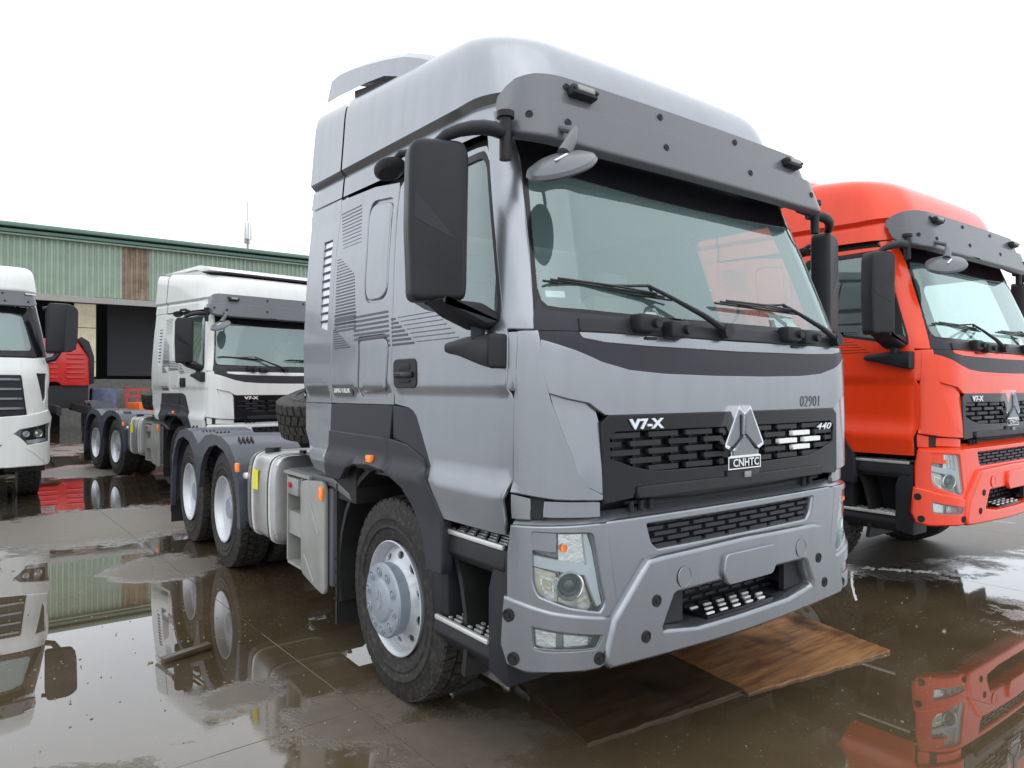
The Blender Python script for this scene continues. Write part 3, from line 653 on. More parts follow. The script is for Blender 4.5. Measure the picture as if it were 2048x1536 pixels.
    one('number_plate_mount',rnd([(-.205,.875),(.205,.875),(.225,.79),(.19,.742),(-.19,.742),(-.225,.79)],.02),paint,off=.058,th=.02,bev=.007,parent=bull)
    for s in sides:
        c=Vector(S(s*.51,.818,.036)); G().lathe([(-.003,.047),(-.005,.046),(-.005,.042),(-.002,.041),(-.002,.001)],(c.x,c.y,c.z),axis='y',n=28).obj('tow_eye_cover',paint,bull)
        for (uu,zz,o_) in ((.702,.742,.036),(.772,.602,.036),(1.06,.556,.016),(1.738,.567,.016),(1.785,.737,.016)):
            c=Vector(S(s*uu,zz,o_)); ca=abs(uu); ph=0 if ca<1 else (ca-1)*90
            o=G().lathe([(0,.026),(-.004,.026),(-.005,.021),(-.001,.019),(-.001,.009),(-.006,.008),(-.006,.001)],(0,0,0),axis='y',n=20).obj('bumper_screw',DARK,T if uu>1 else bull); recalc(o); o.location=c; o.rotation_euler=(0,0,R(ph)*s)
    # opening interior
    g=G(); g.box((0,.20,.66),(1.25,.01,.24)); g.box((0,.11,.78),(1.2,.2,.01)); g.obj('bumper_recess',DARK,bull)
    for s in sides:
        G().prism([(s*.60,.61),(s*.52,.765),(s*.40,.765),(s*.40,.60)],'y',.03,.06).obj('recess_cheek',BLK,bull)
    for r_ in range(4):
        for k in range(9):
            x=-.42+k*.105+(.05 if r_%2 else 0); G().box((x,.15,.60+r_*.035),(.075,.012,.014)).obj('recess_bar',CLAD,bull)
    stp=G().prism([(-.02,.560),(.20,.560),(.20,.575),(-.0,.575)],'x',-.60,.60).obj('bumper_step',paint,bull)
    tr_=G().box((0,.075,.585),(.52,.15,.022),bev=.004).obj('step_tread',GLOSSBLK,stp)
    for r_ in range(3):
        for k in range(5):
            x=-.215+k*.1+(.05 if r_==1 else 0)
            if abs(x)<.245: G().box((x,.02+r_*.048,.599),(.052,.012,.010),bev=.002).obj('tread_bar',PAPER,tr_)
    # --- headlights
    for s in sides:
        def q(P): return P if s<0 else mir(P)
        def sh(nm,P,m,off,par,th=.01,bev=.002,step=.06,f=S,holes=()): 
            return G().sheet(q(P),lambda u,z:f(u,z,off),[q(h) for h in holes],step=step,th=th,bev=bev).obj(nm,m,par)
        H=sh('headlight',[(-1.62,1.085),(-1.07,1.07),(-.965,.76),(-1.0,.715),(-1.30,.75),(-1.56,.80),(-1.612,.86)],CHROMED,-.055,T,bev=0)
        sh('headlight_filler',[(-1.592,1.072),(-1.398,1.064),(-1.398,.992),(-1.592,1.002)],paint,-.006,H,th=.03,bev=.004)
        sh('turn_signal',[(-1.375,1.062),(-1.165,1.055),(-1.145,.975),(-1.125,.925),(-1.37,.925)],LENSW,-.030,H,th=.02)
        c=Vector(S(s*1.34,1.005,-.022)); G().cyl(c,c+Vector((-.0,-.012,0)),.016,12).obj('indicator_bulb',AMB,H)
        sh('light_guide',[(-1.590,.975),(-1.585,.935),(-1.15,.89),(-1.035,.755),(-.995,.762),(-1.09,.99),(-1.135,1.055),(-1.165,1.055),(-1.13,.93),(-1.38,.955)],DRL,-.020,H,th=.015)
        sh('low_beam',[(-1.585,.925),(-1.40,.90),(-1.38,.775),(-1.545,.815),(-1.58,.865)],LENSY,-.034,H,th=.015)
        sh('low_beam_ring',[(-1.535,.895),(-1.415,.88),(-1.41,.80),(-1.50,.825),(-1.53,.86)],LENSW,-.028,H,th=.01,holes=[[(-1.515,.882),(-1.43,.87),(-1.425,.815),(-1.50,.838),(-1.515,.865)]])
        sh('reflector',[(-1.375,.90),(-1.16,.885),(-1.06,.77),(-1.08,.745),(-1.37,.78)],LENSY,-.045,H,th=.01)
        c=Vector(S(s*1.285,.852,-.045)); ph=R(.29*90)
        o=G().lathe([(0,.062),(-.030,.060),(-.034,.054),(-.028,.048),(-.010,.044)],axis='y',n=32).obj('projector_ring',LENSW,H); recalc(o); o.location=c; o.rotation_euler=(0,0,ph*s)
        o=G().lathe([(-.005,.046),(-.018,.042),(-.030,.030),(-.036,.014),(-.037,.001)],axis='y',n=28).obj('projector_lens',TEAL,H); recalc(o); o.location=c; o.rotation_euler=(0,0,ph*s)
        sh('lens_cover',[(-1.60,.99),(-1.395,.982),(-1.390,1.072),(-1.09,1.058),(-.98,.765),(-1.015,.73),(-1.30,.766),(-1.55,.815),(-1.597,.865)],COVER,-.008,H,th=.004,bev=0)
        Fg=sh('fog_light',[(-1.605,.712),(-.995,.652),(-1.07,.588),(-1.59,.605)],CHROMED,-.03,T,bev=0)
        sh('fog_reflector',[(-1.58,.700),(-1.40,.682),(-1.40,.612),(-1.57,.618)],LENSW,-.012,Fg,th=.01)
        sh('fog_reflector',[(-1.33,.675),(-1.12,.655),(-1.13,.602),(-1.33,.61)],LENSW,-.018,Fg,th=.01)
        sh('fog_cover',[(-1.60,.707),(-1.0,.648),(-1.075,.59),(-1.585,.608)],COVER,.004,Fg,th=.003,bev=0)
        sh('fog_trim',[(-1.61,.716),(-.99,.655),(-1.068,.582),(-1.595,.60)],CHROMED,.010,Fg,th=.012,holes=[rnd([(-1.585,.700),(-1.03,.646),(-1.085,.598),(-1.57,.615)],.01)])
    # --- sun visor
    vo=[(0,2.690),(-.8,2.692),(-1.15,2.700),(-1.45,2.715),(-1.78,2.735),(-1.98,2.76),(-2.04,2.80)]
    vlow=vo+[(-2.07,2.866),(-1.2,2.865),(0,2.868)]
    vup=[(0,2.872),(-1.2,2.869),(-2.07,2.872),(-2.10,2.92),(-2.09,2.965),(-2.03,2.998),(-1.9,3.014),(-1.55,3.022),(-1.1,3.014),(0,3.012)]
    if main or True:
        vz=one('sun_visor',vlow+[(-x,z) for x,z in vlow[1:-1]][::-1],VISOR,f=visorS,off=.026,th=.04,bev=.013)
        one('visor_upper',vup+[(-x,z) for x,z in vup[1:-1]][::-1],VISOR,f=visorS,off=0,th=.02,bev=.008,parent=vz)
        for uu,zz in ((.34,2.965),(1.05,2.965),(.36,2.790),(1.04,2.775),(1.55,2.80)):
            for s in sides:
                c=Vector(visorS(s*uu,zz,.004 if zz>2.9 else .028)); o=G().lathe([(0,.017),(-.003,.017),(-.004,.012),(-.001,.010),(-.001,.005),(-.004,.004),(-.004,.001)],axis='y',n=14).obj('visor_screw',BLK,vz); recalc(o); o.location=c; o.rotation_euler=(R(-12),0,s*(0 if uu<1 else R((uu-1)*90)))
        for s in sides:
            c=Vector(visorS(s*.93,2.945,.022)); o=G().box((0,0,0),(.15,.05,.048),bev=.012).obj('marker_light',BLK,vz); o.location=c; o.rotation_euler=(R(-12),0,0)
            G().box((0,-.022,.004),(.10,.018,.028),bev=.006).obj('marker_lens',GALV,o)
            for k in (-1,1): G().cyl((k*.065,-.018,0),(k*.065,-.030,0),.008,8).obj('lens_screw',DARK,o)
    # --- roof
    lowr=.0 if roof=='high' else .04
    def rS(v,t,o=0): return roofS(v,t,low=lowr)
    top=len(RG)-1.01
    rf=G(); 
    for part,(a,b) in (('m',(-3.46,3.46)),):
        nu=int(70 if main else 44); us=[a+(b-a)*i/nu for i in range(nu+1)]; ts=[i*.25 for i in range(int(top*4)+1)]
        vs=[rS(u,t) for t in ts for u in us]; k=len(us); fs=[(i*k+j,i*k+j+1,(i+1)*k+j+1,(i+1)*k+j) for i in range(len(ts)-1) for j in range(k-1)]
        rf.add(vs,fs); fs2=[]
        # rear cap under the spoiler
        rr=[rS(-3.46,t) for t in ts]; rl=[rS(3.46,t) for t in ts]
        vs=[]; 
        for p,q in zip(rr,rl): vs+=[p,q]
        rf.add(vs,[(2*i,2*i+1,2*i+3,2*i+2) for i in range(len(ts)-1)])
    ro=recalc(rf.obj('roof',paint,T,ang=28))
    for s in sides:
        rf=G(); us=[3.485,3.6,3.75,3.9,4.0]; ts=[i*.25 for i in range(int(6*4)+1)]
        vs=[(lambda p:(p[0],p[1],p[2]))(rS(s*u,t)) for t in ts for u in us]; k=5
        rf.add(vs,[(i*k+j,i*k+j+1,(i+1)*k+j+1,(i+1)*k+j) for i in range(len(ts)-1) for j in range(k-1)])
        vs=[(p[0]-s*.03,p[1],p[2]-.02) for p in vs]; rf.add(vs,[((i+1)*k+j,(i+1)*k+j+1,i*k+j+1,i*k+j) for i in range(len(ts)-1) for j in range(k-1)])
        recalc(rf.obj('rear_roof_panel',paint,T))
    for s in sides:
        g=G(); us=[3.40,3.55]; ts=[i*.5 for i in range(13)]; vs=[(lambda p:(p[0]-s*.012,p[1],p[2]-.01))(rS(s*u,t)) for t in ts for u in us]
        g.add(vs,[(2*i,2*i+1,2*i+3,2*i+2) for i in range(12)]); g.obj('seam_backing',DARK,ro)
        G().box((s*.97,1.90,1.10),(.45,.26,.26)).obj('arch_filler',DARK,T)
    # cab back wall and floor
    G().box((0,2.52,1.98),(2.16,.05,1.7),bev=.02).obj('cab_back_wall',paint,T)
    # roof spoiler
    if roof=='high':
        ys=[1.02,1.20,1.38,1.56,1.80,2.05,2.30,2.50,2.62]; zt=[3.30,3.41,3.50,3.575,3.645,3.71,3.765,3.80,3.80]; zb=[3.25,3.31,3.36,3.44,3.53,3.575,3.608,3.635,3.65]
        g=G(); vs=[];k=13
        for y,z in zip(ys,zt):
            for i in range(k):
                a=-1+2*i/(k-1); x=1.0*math.sin(a*math.pi/2)*.999; z_=z+.06*(1-a*a)-.10*max(0,abs(a)-.75)**1.2; vs.append((x,y+ .0,z_))
        fs=[(i*k+j,i*k+j+1,(i+1)*k+j+1,(i+1)*k+j) for i in range(len(ys)-1) for j in range(k-1)]
        g.add(vs,fs)
        for e_ in (0,k-1):
            v2=[]
            for i,(y,z) in enumerate(zip(ys,zb)):
                t_=vs[i*k+e_]; v2+=[t_,(t_[0]*1.005,y+(.07 if i==len(ys)-1 else 0),z)]
            g.add(v2,[(2*i,2*i+1,2*i+3,2*i+2) for i in range(len(ys)-1)])
        g.add([(x*.96,y,z-.03) for x,y,z in vs],[f[::-1] for f in fs])
        sp_=recalc(g.obj('roof_spoiler',paint,T,ang=50))
        g=G(); 
        for s in sides: g.prism([(1.60,3.38),(2.27,3.40),(2.29,3.61),(1.70,3.50)],'x',s*.975,s*.955)  # dark panels and box put in as the shaded gap under the spoiler
        g.box((0,2.2,3.46),(1.7,.3,.1)); g.obj('spoiler_dark_gap',DARK,sp_)
    else:
        g=G(); z0=3.30
        for s in sides: g.prism([(.95,z0-.06),(2.55,z0+.02),(2.6,z0+.12),(2.3,z0+.20),(1.2,z0+.18),(.8,z0+.05)],'x',s*1.0,s*.92)
        g.prism([(.62,z0+.10),(2.6,z0+.22),(2.6,z0+.26),(1.1,z0+.23),(.75,z0+.17)],'x',-1.0,1.0,bev=.01)
        sp_=g.obj('roof_spoiler',paint,T); G().box((0,.66,z0+.085),(1.5,.08,.03)).obj('spoiler_dark_gap',DARK,sp_)  # dark box drawn in as the slot under the deflector
    # --- mirrors
    for s in sides:
        mo_=rnd([(-.118,-.325),(.098,-.315),(.112,-.285),(.122,.28),(.098,.330),(-.095,.322),(-.122,.285),(-.128,-.02),(-.120,-.22)],.04,5) 
        mo_=[(x*(s if s<0 else 1)*-1 if s<0 else -x,z) for x,z in mo_] if False else [(x*-s,z) for x,z in mo_]
        mb=G().loft(mo_,'y',[(-.058,.022),(-.055,.012),(-.046,.003),(-.030,0),(.045,0),(.056,.006),(.060,.014)])
        M_=recalc(mb.obj('mirror',BLK,T)); M_.data.set_sharp_from_angle(angle=R(55)); M_.location=(s*1.462,.40,2.315); M_.rotation_euler=(0,0,s*R(16))
        G().box((0,.062,.0),(.19,.004,.54),bev=.001).obj('mirror_glass',CHROME,M_)
        # facet on the housing front
        G().prism([(s*.105,.11),(s*.105,-.0),(s*-.065,-.075)],'y',-.0592,-.050).obj('housing_facet',GLOSSBLK if not main else CLAD,M_)
        hx=s
        ma=G().tube([(hx*1.15,.34,2.71),(hx*1.20,.315,2.712),(hx*1.25,.30,2.712),(hx*1.30,.30,2.708),(hx*1.35,.31,2.698),(hx*1.40,.335,2.684),(hx*1.44,.365,2.665),(hx*1.47,.40,2.63)],[.024,.028,.031,.031,.030,.027,.024,.02],12).obj('mirror_arm',BLK,T)
        G().cyl((hx*1.185,.31,2.60),(hx*1.185,.31,2.79),.026,14).obj('arm_hinge',BLK,ma); G().cyl((hx*1.185,.31,2.775),(hx*1.185,.31,2.80),.038,16).obj('hinge_cap',BLK,ma)
        la=G().loft(rnd([(s*1.51,2.0),(s*1.30,1.995),(s*1.215,1.955),(s*1.205,1.905),(s*1.29,1.888),(s*1.43,1.94)],.02,4),'y',[(.29,.022),(.30,.008),(.315,0),(.43,0),(.445,.012)]).obj('mirror_arm',BLK,T); recalc(la)
        G().loft(rnd([(.60,1.845),(.45,1.862),(.235,1.868),(.235,1.722),(.33,1.74),(.50,1.785),(.60,1.80)],.02,4),'x',[(s*1.235,0),(s*1.295,0),(s*1.31,.006),(s*1.316,.016)]).obj('door_bracket',BLK,la)
        G().cyl((s*1.29,.36,1.85),(s*1.29,.36,1.93),.03,14).obj('bracket_post',BLK,la)
        # kerb mirror over the side window
        if s<0:
            km=G().lathe([(-.035,.001),(-.032,.06),(-.01,.085),(.01,.09),(.014,.001)],axis='z',n=24).obj('kerb_mirror',BLK,T); recalc(km); km.location=(-1.27,1.20,2.765); km.rotation_euler=(R(-14),R(12),0); km.scale=(.8,1.2,.85)
            G().tube([(-1.27,1.17,2.78),(-1.26,1.10,2.82),(-1.22,1.05,2.825),(-1.17,1.03,2.80),(-1.12,1.04,2.76)],.020,8).obj('mirror_arm',BLK,T)
    # front look-down mirror
    fm=G().lathe([(.036,.001),(.034,.05),(.024,.10),(.008,.135),(-.006,.142),(-.014,.136),(-.014,.001)],axis='z',n=40).obj('front_mirror',VISOR,T); recalc(fm)
    fm.location=(-1.085,.07,2.535) if main else (-1.085,.07,2.535); fm.rotation_euler=(R(15),R(-31),0); fm.scale=(1.03,1.03,1.1)
    G().tube([(-.98,.24,2.76),(-.99,.10,2.705),(-1.02,.08,2.655),(-1.07,.07,2.585)],[.014,.018,.024,.03],10).obj('mirror_arm',VISOR,fm).matrix_parent_inverse=fm.matrix_basis.inverted()
    G().box((-.02,-.03,.037),(.07,.012,.004)).obj('label_strip',PAPER,fm)
    # --- steps
    for s in sides:
        hz=G(); hz.prism([(s*1.215,.975),(s*1.225,.90),(s*1.19,.86),(s*.95,.86),(s*.95,.975)],'y',.27,.80,bev=.008)
        hz.box((s*.965,.56,.72),(.03,.60,.50)); hz.prism([(s*1.20,.555),(s*1.215,.50),(s*1.15,.42),(s*.95,.42),(s*.95,.555)],'y',.27,.86,bev=.01)
        hz.prism([(.755,.56),(.92,.56),(.90,.98),(.80,.98),(.76,.85)],'x',s*1.19,s*.98,bev=.01)
        hz.prism([(.255,.42),(.395,.45),(.395,.80),(.36,.90),(.30,.98),(.255,.98)],'x',s*1.215,s*.98,bev=.01)
        ho=hz.obj('step_housing',BLK,T); recalc(ho)
        for z,y0,y1 in ((.982,.275,.80),(.563,.385,.84)):
            t_=G().box((s*1.09,(y0+y1)/2,z),(.24,y1-y0,.016),bev=.003).obj('step_tread',GLOSSBLK,ho)
            G().box((s*1.212,(y0+y1)/2,z+.006),(.020,y1-y0-.02,.024),bev=.006).obj('tread_edge',STEPAL,t_)
            for r_ in range(5):
                for k in range(6):
                    y=y0+.05+k*.083+(.04 if r_%2 else 0)
                    if y<y1-.03: G().box((s*(1.18-r_*.036),y,z+.012),(.014,.055,.010),bev=.002).obj('tread_bar',STEPAL,t_)
    # --- chassis
    g=G()
    for s in sides: g.box((s*.38,3.9,.90),(.08,6.7,.28))
    for y in (.9,2.6,3.6,4.72,6.07,7.0): g.box((0,y,.88),(.7,.12,.2))
    for y in (1.32,4.72,6.07): g.cyl((-.95,y,.53),(.95,y,.53),.09,12)
    for y in (4.72,6.07): g.lathe([(-.2,.02),(-.15,.2),(.15,.2),(.2,.02)],(0,y,.53),n=16)
    g.box((0,1.2,.95),(.9,1.7,.55)); g.box((0,.4,.62),(1.6,.25,.16)); g.obj('chassis',DARK,T)
    fw=G().prism([(x*.5,5.4+y*.48) for x,y in [(-1,-.6),(-.6,-1),(.6,-1),(1,-.6),(1,.3),(.5,1),(.15,1),(.1,.2),(-.1,.2),(-.15,1),(-.5,1),(-1,.3)]],'z',1.06,1.12,bev=.01).obj('fifth_wheel_plate',DARK,T)
    for s in sides:
        place_wheel('front',T,-1.175,1.32,.53-ride,s,0)
        for y in (4.72,6.07): place_wheel('rear',T,-1.165,y,.53-ride,s,0)
        # drive wheel mudguards
        outer=[(6.70,.30),(6.66,.60),(6.60,.90),(6.46,1.08),(6.25,1.18),(5.95,1.215),(5.65,1.195),(5.45,1.12),(5.39,1.085),(5.32,1.11),(5.12,1.185),(4.85,1.215),(4.55,1.21),(4.28,1.155),(4.08,1.03),(3.98,.86),(3.95,.62),(3.94,.47)]
        inner=[(4.02,.47),(4.04,.66),(4.11,.84),(4.24,.98),(4.45,1.085),(4.72,1.125),(4.98,1.085),(5.17,.99),(5.30,.85),(5.36,.66),(5.43,.66),(5.49,.86),(5.62,1.0),(5.82,1.095),(6.07,1.125),(6.31,1.08),(6.49,.96),(6.59,.78),(6.63,.55),(6.66,.30)]
        fo=G().prism(rnd(outer+inner,.03,2),'x',s*1.245,s*1.20,bev=.0); mo=recalc(fo.obj('mudguard',FEND,T))
        g=G(); pth=rnd(outer,.06,3)[3:-3]; vs=[]
        xs=[1.247,1.20,.95,.64]
        for (y,z) in pth:
            for i,x in enumerate(xs): vs.append((s*x,y,z+(.006 if i in(1,2) else -.004)))
        k=4; g.add(vs,[(i*k+j,i*k+j+1,(i+1)*k+j+1,(i+1)*k+j) for i in range(len(pth)-1) for j in range(3)])
        recalc(g.obj('mudguard_top',FEND,mo))
        for yc in (4.72,6.02):
            for dy,zz in ((.42,1.163),(-.42,1.148)):
                for q in range(4):
                    b=G().box((s*(1.14-q*.035),yc+dy*.93+0,zz+.028),(.012,.085,.035),rot=(R(-24 if dy>0 else 30),0,0)); b.obj('mudguard_slot',DARK,mo)
        G().box((s*1.23,6.72,.48),(.02,.02,.5)).obj('mudguard_edge',RUBW,mo)
        G().box((s*.93,6.735,.42),(.60,.012,.62)).obj('mud_flap',RUBW,T)
        G().box((s*1.262,3.975,.985),(.03,.05,.075),bev=.008).obj('side_marker_light',AMB,T)
        G().box((s*1.19,3.90,.92),(.07,.10,.05),bev=.015).obj('marker_bracket',STEPAL,T)
        # front wheel flap
        G().box((s*.97,2.04,.63),(.47,.014,.86)).obj('mud_flap',RUBW,T)
        for zz in (.80,.62,.45): G().cyl((s*1.10,2.045,zz),(s*1.10,2.02,zz),.014,8).obj('flap_bolt',GALV,T)
        for zz in (.36,.44,.52,.60): G().box((s*1.213,2.04,zz),(.006,.018,.012)).obj('flap_tooth',RUBW,T)
    # tank and boxes on the near side, plain on the far one
    for s in sides:
        sec=rnd([(s*.60,.46),(s*1.19,.46),(s*1.215,.62),(s*1.215,.98),(s*1.17,1.13),(s*.60,1.13)],.13,5)
        tk=recalc(G().prism(sec,'y',3.22,3.86,bev=.022).obj('fuel_tank',ALU,T)); tk.data.set_sharp_from_angle(angle=R(60))
        for yc in (3.30,3.72):
            sec2=[(x+(s*.008 if abs(x)>.7 else 0)*1.0,z+(.008 if z>.8 else -.008)) for x,z in sec]
            so=recalc(G().prism(sec2,'y',yc-.028,yc+.028,bev=.004).obj('tank_strap',STEPAL,tk))
            sec3=[(x+(s*.011 if abs(x)>.7 else 0)*1.0,z+(.011 if z>.8 else -.011)) for x,z in sec]
            recalc(G().prism(sec3,'y',yc-.010,yc+.010).obj('strap_rubber',RUBW,so))
        G().cyl((s*1.06,3.68,1.12),(s*1.06,3.68,1.165),.062,20).obj('tank_cap',RUBW,tk)
        G().cyl((s*.95,3.30,1.12),(s*.95,3.30,1.16),.028,12).obj('tank_sender',RUBW,tk)
        G().prism(rnd([(3.55,.845),(3.68,.845),(3.68,1.0),(3.55,1.0)],.006,2),'x',s*1.218,s*1.222).obj('warning_label',TAG,tk)
        bx=G(); bx.box((s*.98,2.62,.72),(.46,.02,.62)); bx.box((s*.98,2.90,.72),(.46,.02,.62)); bx.box((s*.98,2.76,.42),(.46,.30,.02)); bx.box((s*.98,2.76,.70),(.44,.28,.16)); bx.box((s*.98,2.70,1.05),(.48,.5,.02)); bx.box((s*.80,2.5,.72),(.02,.75,.62)); bx.box((s*1.0,2.78,.96),(.44,.22,.12),bev=.01)
        bo_=bx.obj('battery_box',GALV,T)
        G().cyl((s*1.225,2.80,.97),(s*1.235,2.80,.97),.02,12).obj('isolator_switch',OLDRED,bo_)
        pl_=recalc(G().prism([(2.12,.40),(2.60,.40),(2.60,1.02),(2.12,1.02)],'x',s*.80,s*1.20,bev=.02).obj('box_body',VISOR,T))
        cv=rnd([(2.16,.345),(2.30,.36),(2.57,.41),(2.585,1.0),(2.54,1.03),(2.20,1.06),(2.155,1.02)],.05,4)
        cvo=recalc(G().prism(cv,'x',s*1.205,s*1.235,bev=.010).obj('box_cover',GALV,pl_))
        for a,b in (((2.40,.90),(2.25,.72)),((2.50,.55),(2.33,.40))): G().tube([(s*1.237,a[0],a[1]),(s*1.237,b[0],b[1])],.005,4).obj('cover_crease',GALV,cvo)
        G().box((s*1.245,2.185,.985),(.025,.055,.085),bev=.01).obj('side_marker_light',AMB,T)
        g=G(); g.prism([(2.90,1.075),(2.10,1.085),(1.86,1.02),(1.83,.98),(2.1,1.03),(2.9,1.05)],'x',s*1.20,s*.95,bev=.004); g.obj('battery_box_lid',VISOR,T)
    # spare wheel behind the cab
    g=G(); tyre(g,-.14,.14,.52,.292,lugs=44); spw=recalc(g.obj('spare_wheel',RUB,T)); spw.location=(-.70,3.03,1.49); spw.rotation_euler=(0,R(78),R(25))
    g=G(); g.lathe([(-.15,.30),(-.155,.285),(-.10,.262),(.02,.255),(.03,.17),(.03,.001)],n=40); recalc(g.obj('rim',RIM,spw))
    if main:
        g=G(); g.lathe([(.15,.30),(.155,.285),(.10,.262),(.02,.255),(.02,.17),(.02,.001)],n=40); recalc(g.obj('rim',RIM,spw))
    g=G(); g.box((-.5,3.0,1.26),(.9,.5,.05)); g.box((-.3,2.8,1.12),(.1,.1,.3)); g.tube([(-1.05,3.0,1.44),(-.98,2.9,1.28),(-.8,2.8,1.2)],.012,6); g.obj('spare_carrier',DARK,T)
    # --- cab interior
    G().box((0,1.3,1.18),(2.3,2.0,.04)).obj('cab_floor',DASH,T)
    db=recalc(G().prism([(.12,1.60),(.10,1.90),(.20,1.945),(.42,1.93),(.55,1.80),(.50,1.50)],'x',-1.08,1.08,bev=.02).obj('dashboard',DASH,T))
    st_=G().lathe([(.012,.215),(0,.227),(-.012,.215),(0,.203)],axis='z',n=32,closed=True); 
    for a in (0,120,240): st_.tube([(0,0,-.01),(.21*math.cos(R(a)),.21*math.sin(R(a)),0)],.014,6)
    st_=recalc(st_.obj('steering_wheel',DASH,T)); st_.location=(.58,.66,2.02); st_.rotation_euler=(R(-38),0,0)
    for x in (-.6,.6):
        se=G().box((x,1.15,1.55),(.52,.50,.16),bev=.05).obj('seat',SEAT,T); G().box((x,1.42,1.92),(.50,.14,.72),rot=(R(-10),0,0),bev=.05).obj('backrest',SEAT,se); G().box((x,1.50,2.36),(.28,.10,.18),bev=.04).obj('headrest',SEAT,se)
    G().box((0,2.1,1.55),(2.1,.5,.14),bev=.03).obj('bunk',INT,T)
    G().box((0,2.355,2.1),(2.2,.02,1.4)).obj('rear_lining',INT,T)
    g=G(); g.box((0,1.35,2.78),(2.1,1.9,.03)); g.obj('headliner',INT,T)
    for s in sides: 
        P=[(-2.93,1.35),(-4.0,1.35),(-3.9,2.75),(-2.80,2.75)]; P=P if s<0 else mir(P)
        G().sheet(P,lambda u,z:S(u,z,-.04),step=.3,th=.003,bev=0,flip=-1).obj('side_lining',INT,T)
    if main:
        for (uu,zz,ww,hh) in ((-1.33,2.033,.085,.030),(.62,2.005,.22,.085)):
            c=Vector(S(uu,zz,-.022 if ww<.1 else -.06)); G().box(c,(ww,.003,hh),rot=(R(-20),0,R(-18) if ww<.1 else 0)).obj('paper_sticker',PAPER,ws)
    return T
gp='tractor units of one model parked on the yard'
build_truck('tractor_unit',(0,0,0),0,GREY,'large silver grey high roof tractor unit parked in front with 02901 handwritten on its hood',gp,main=True)
build_truck('tractor_unit',(4.11,.229,0),0,RED,'bright orange red tractor unit parked on the right beside the silver one',gp,stripe=STRIPER,ride=.065)
build_truck('tractor_unit',(.829,8.57,0),.136,WHITE,'white tractor unit with low roof deflector parked behind the silver one before the green shed',gp,roof='low')

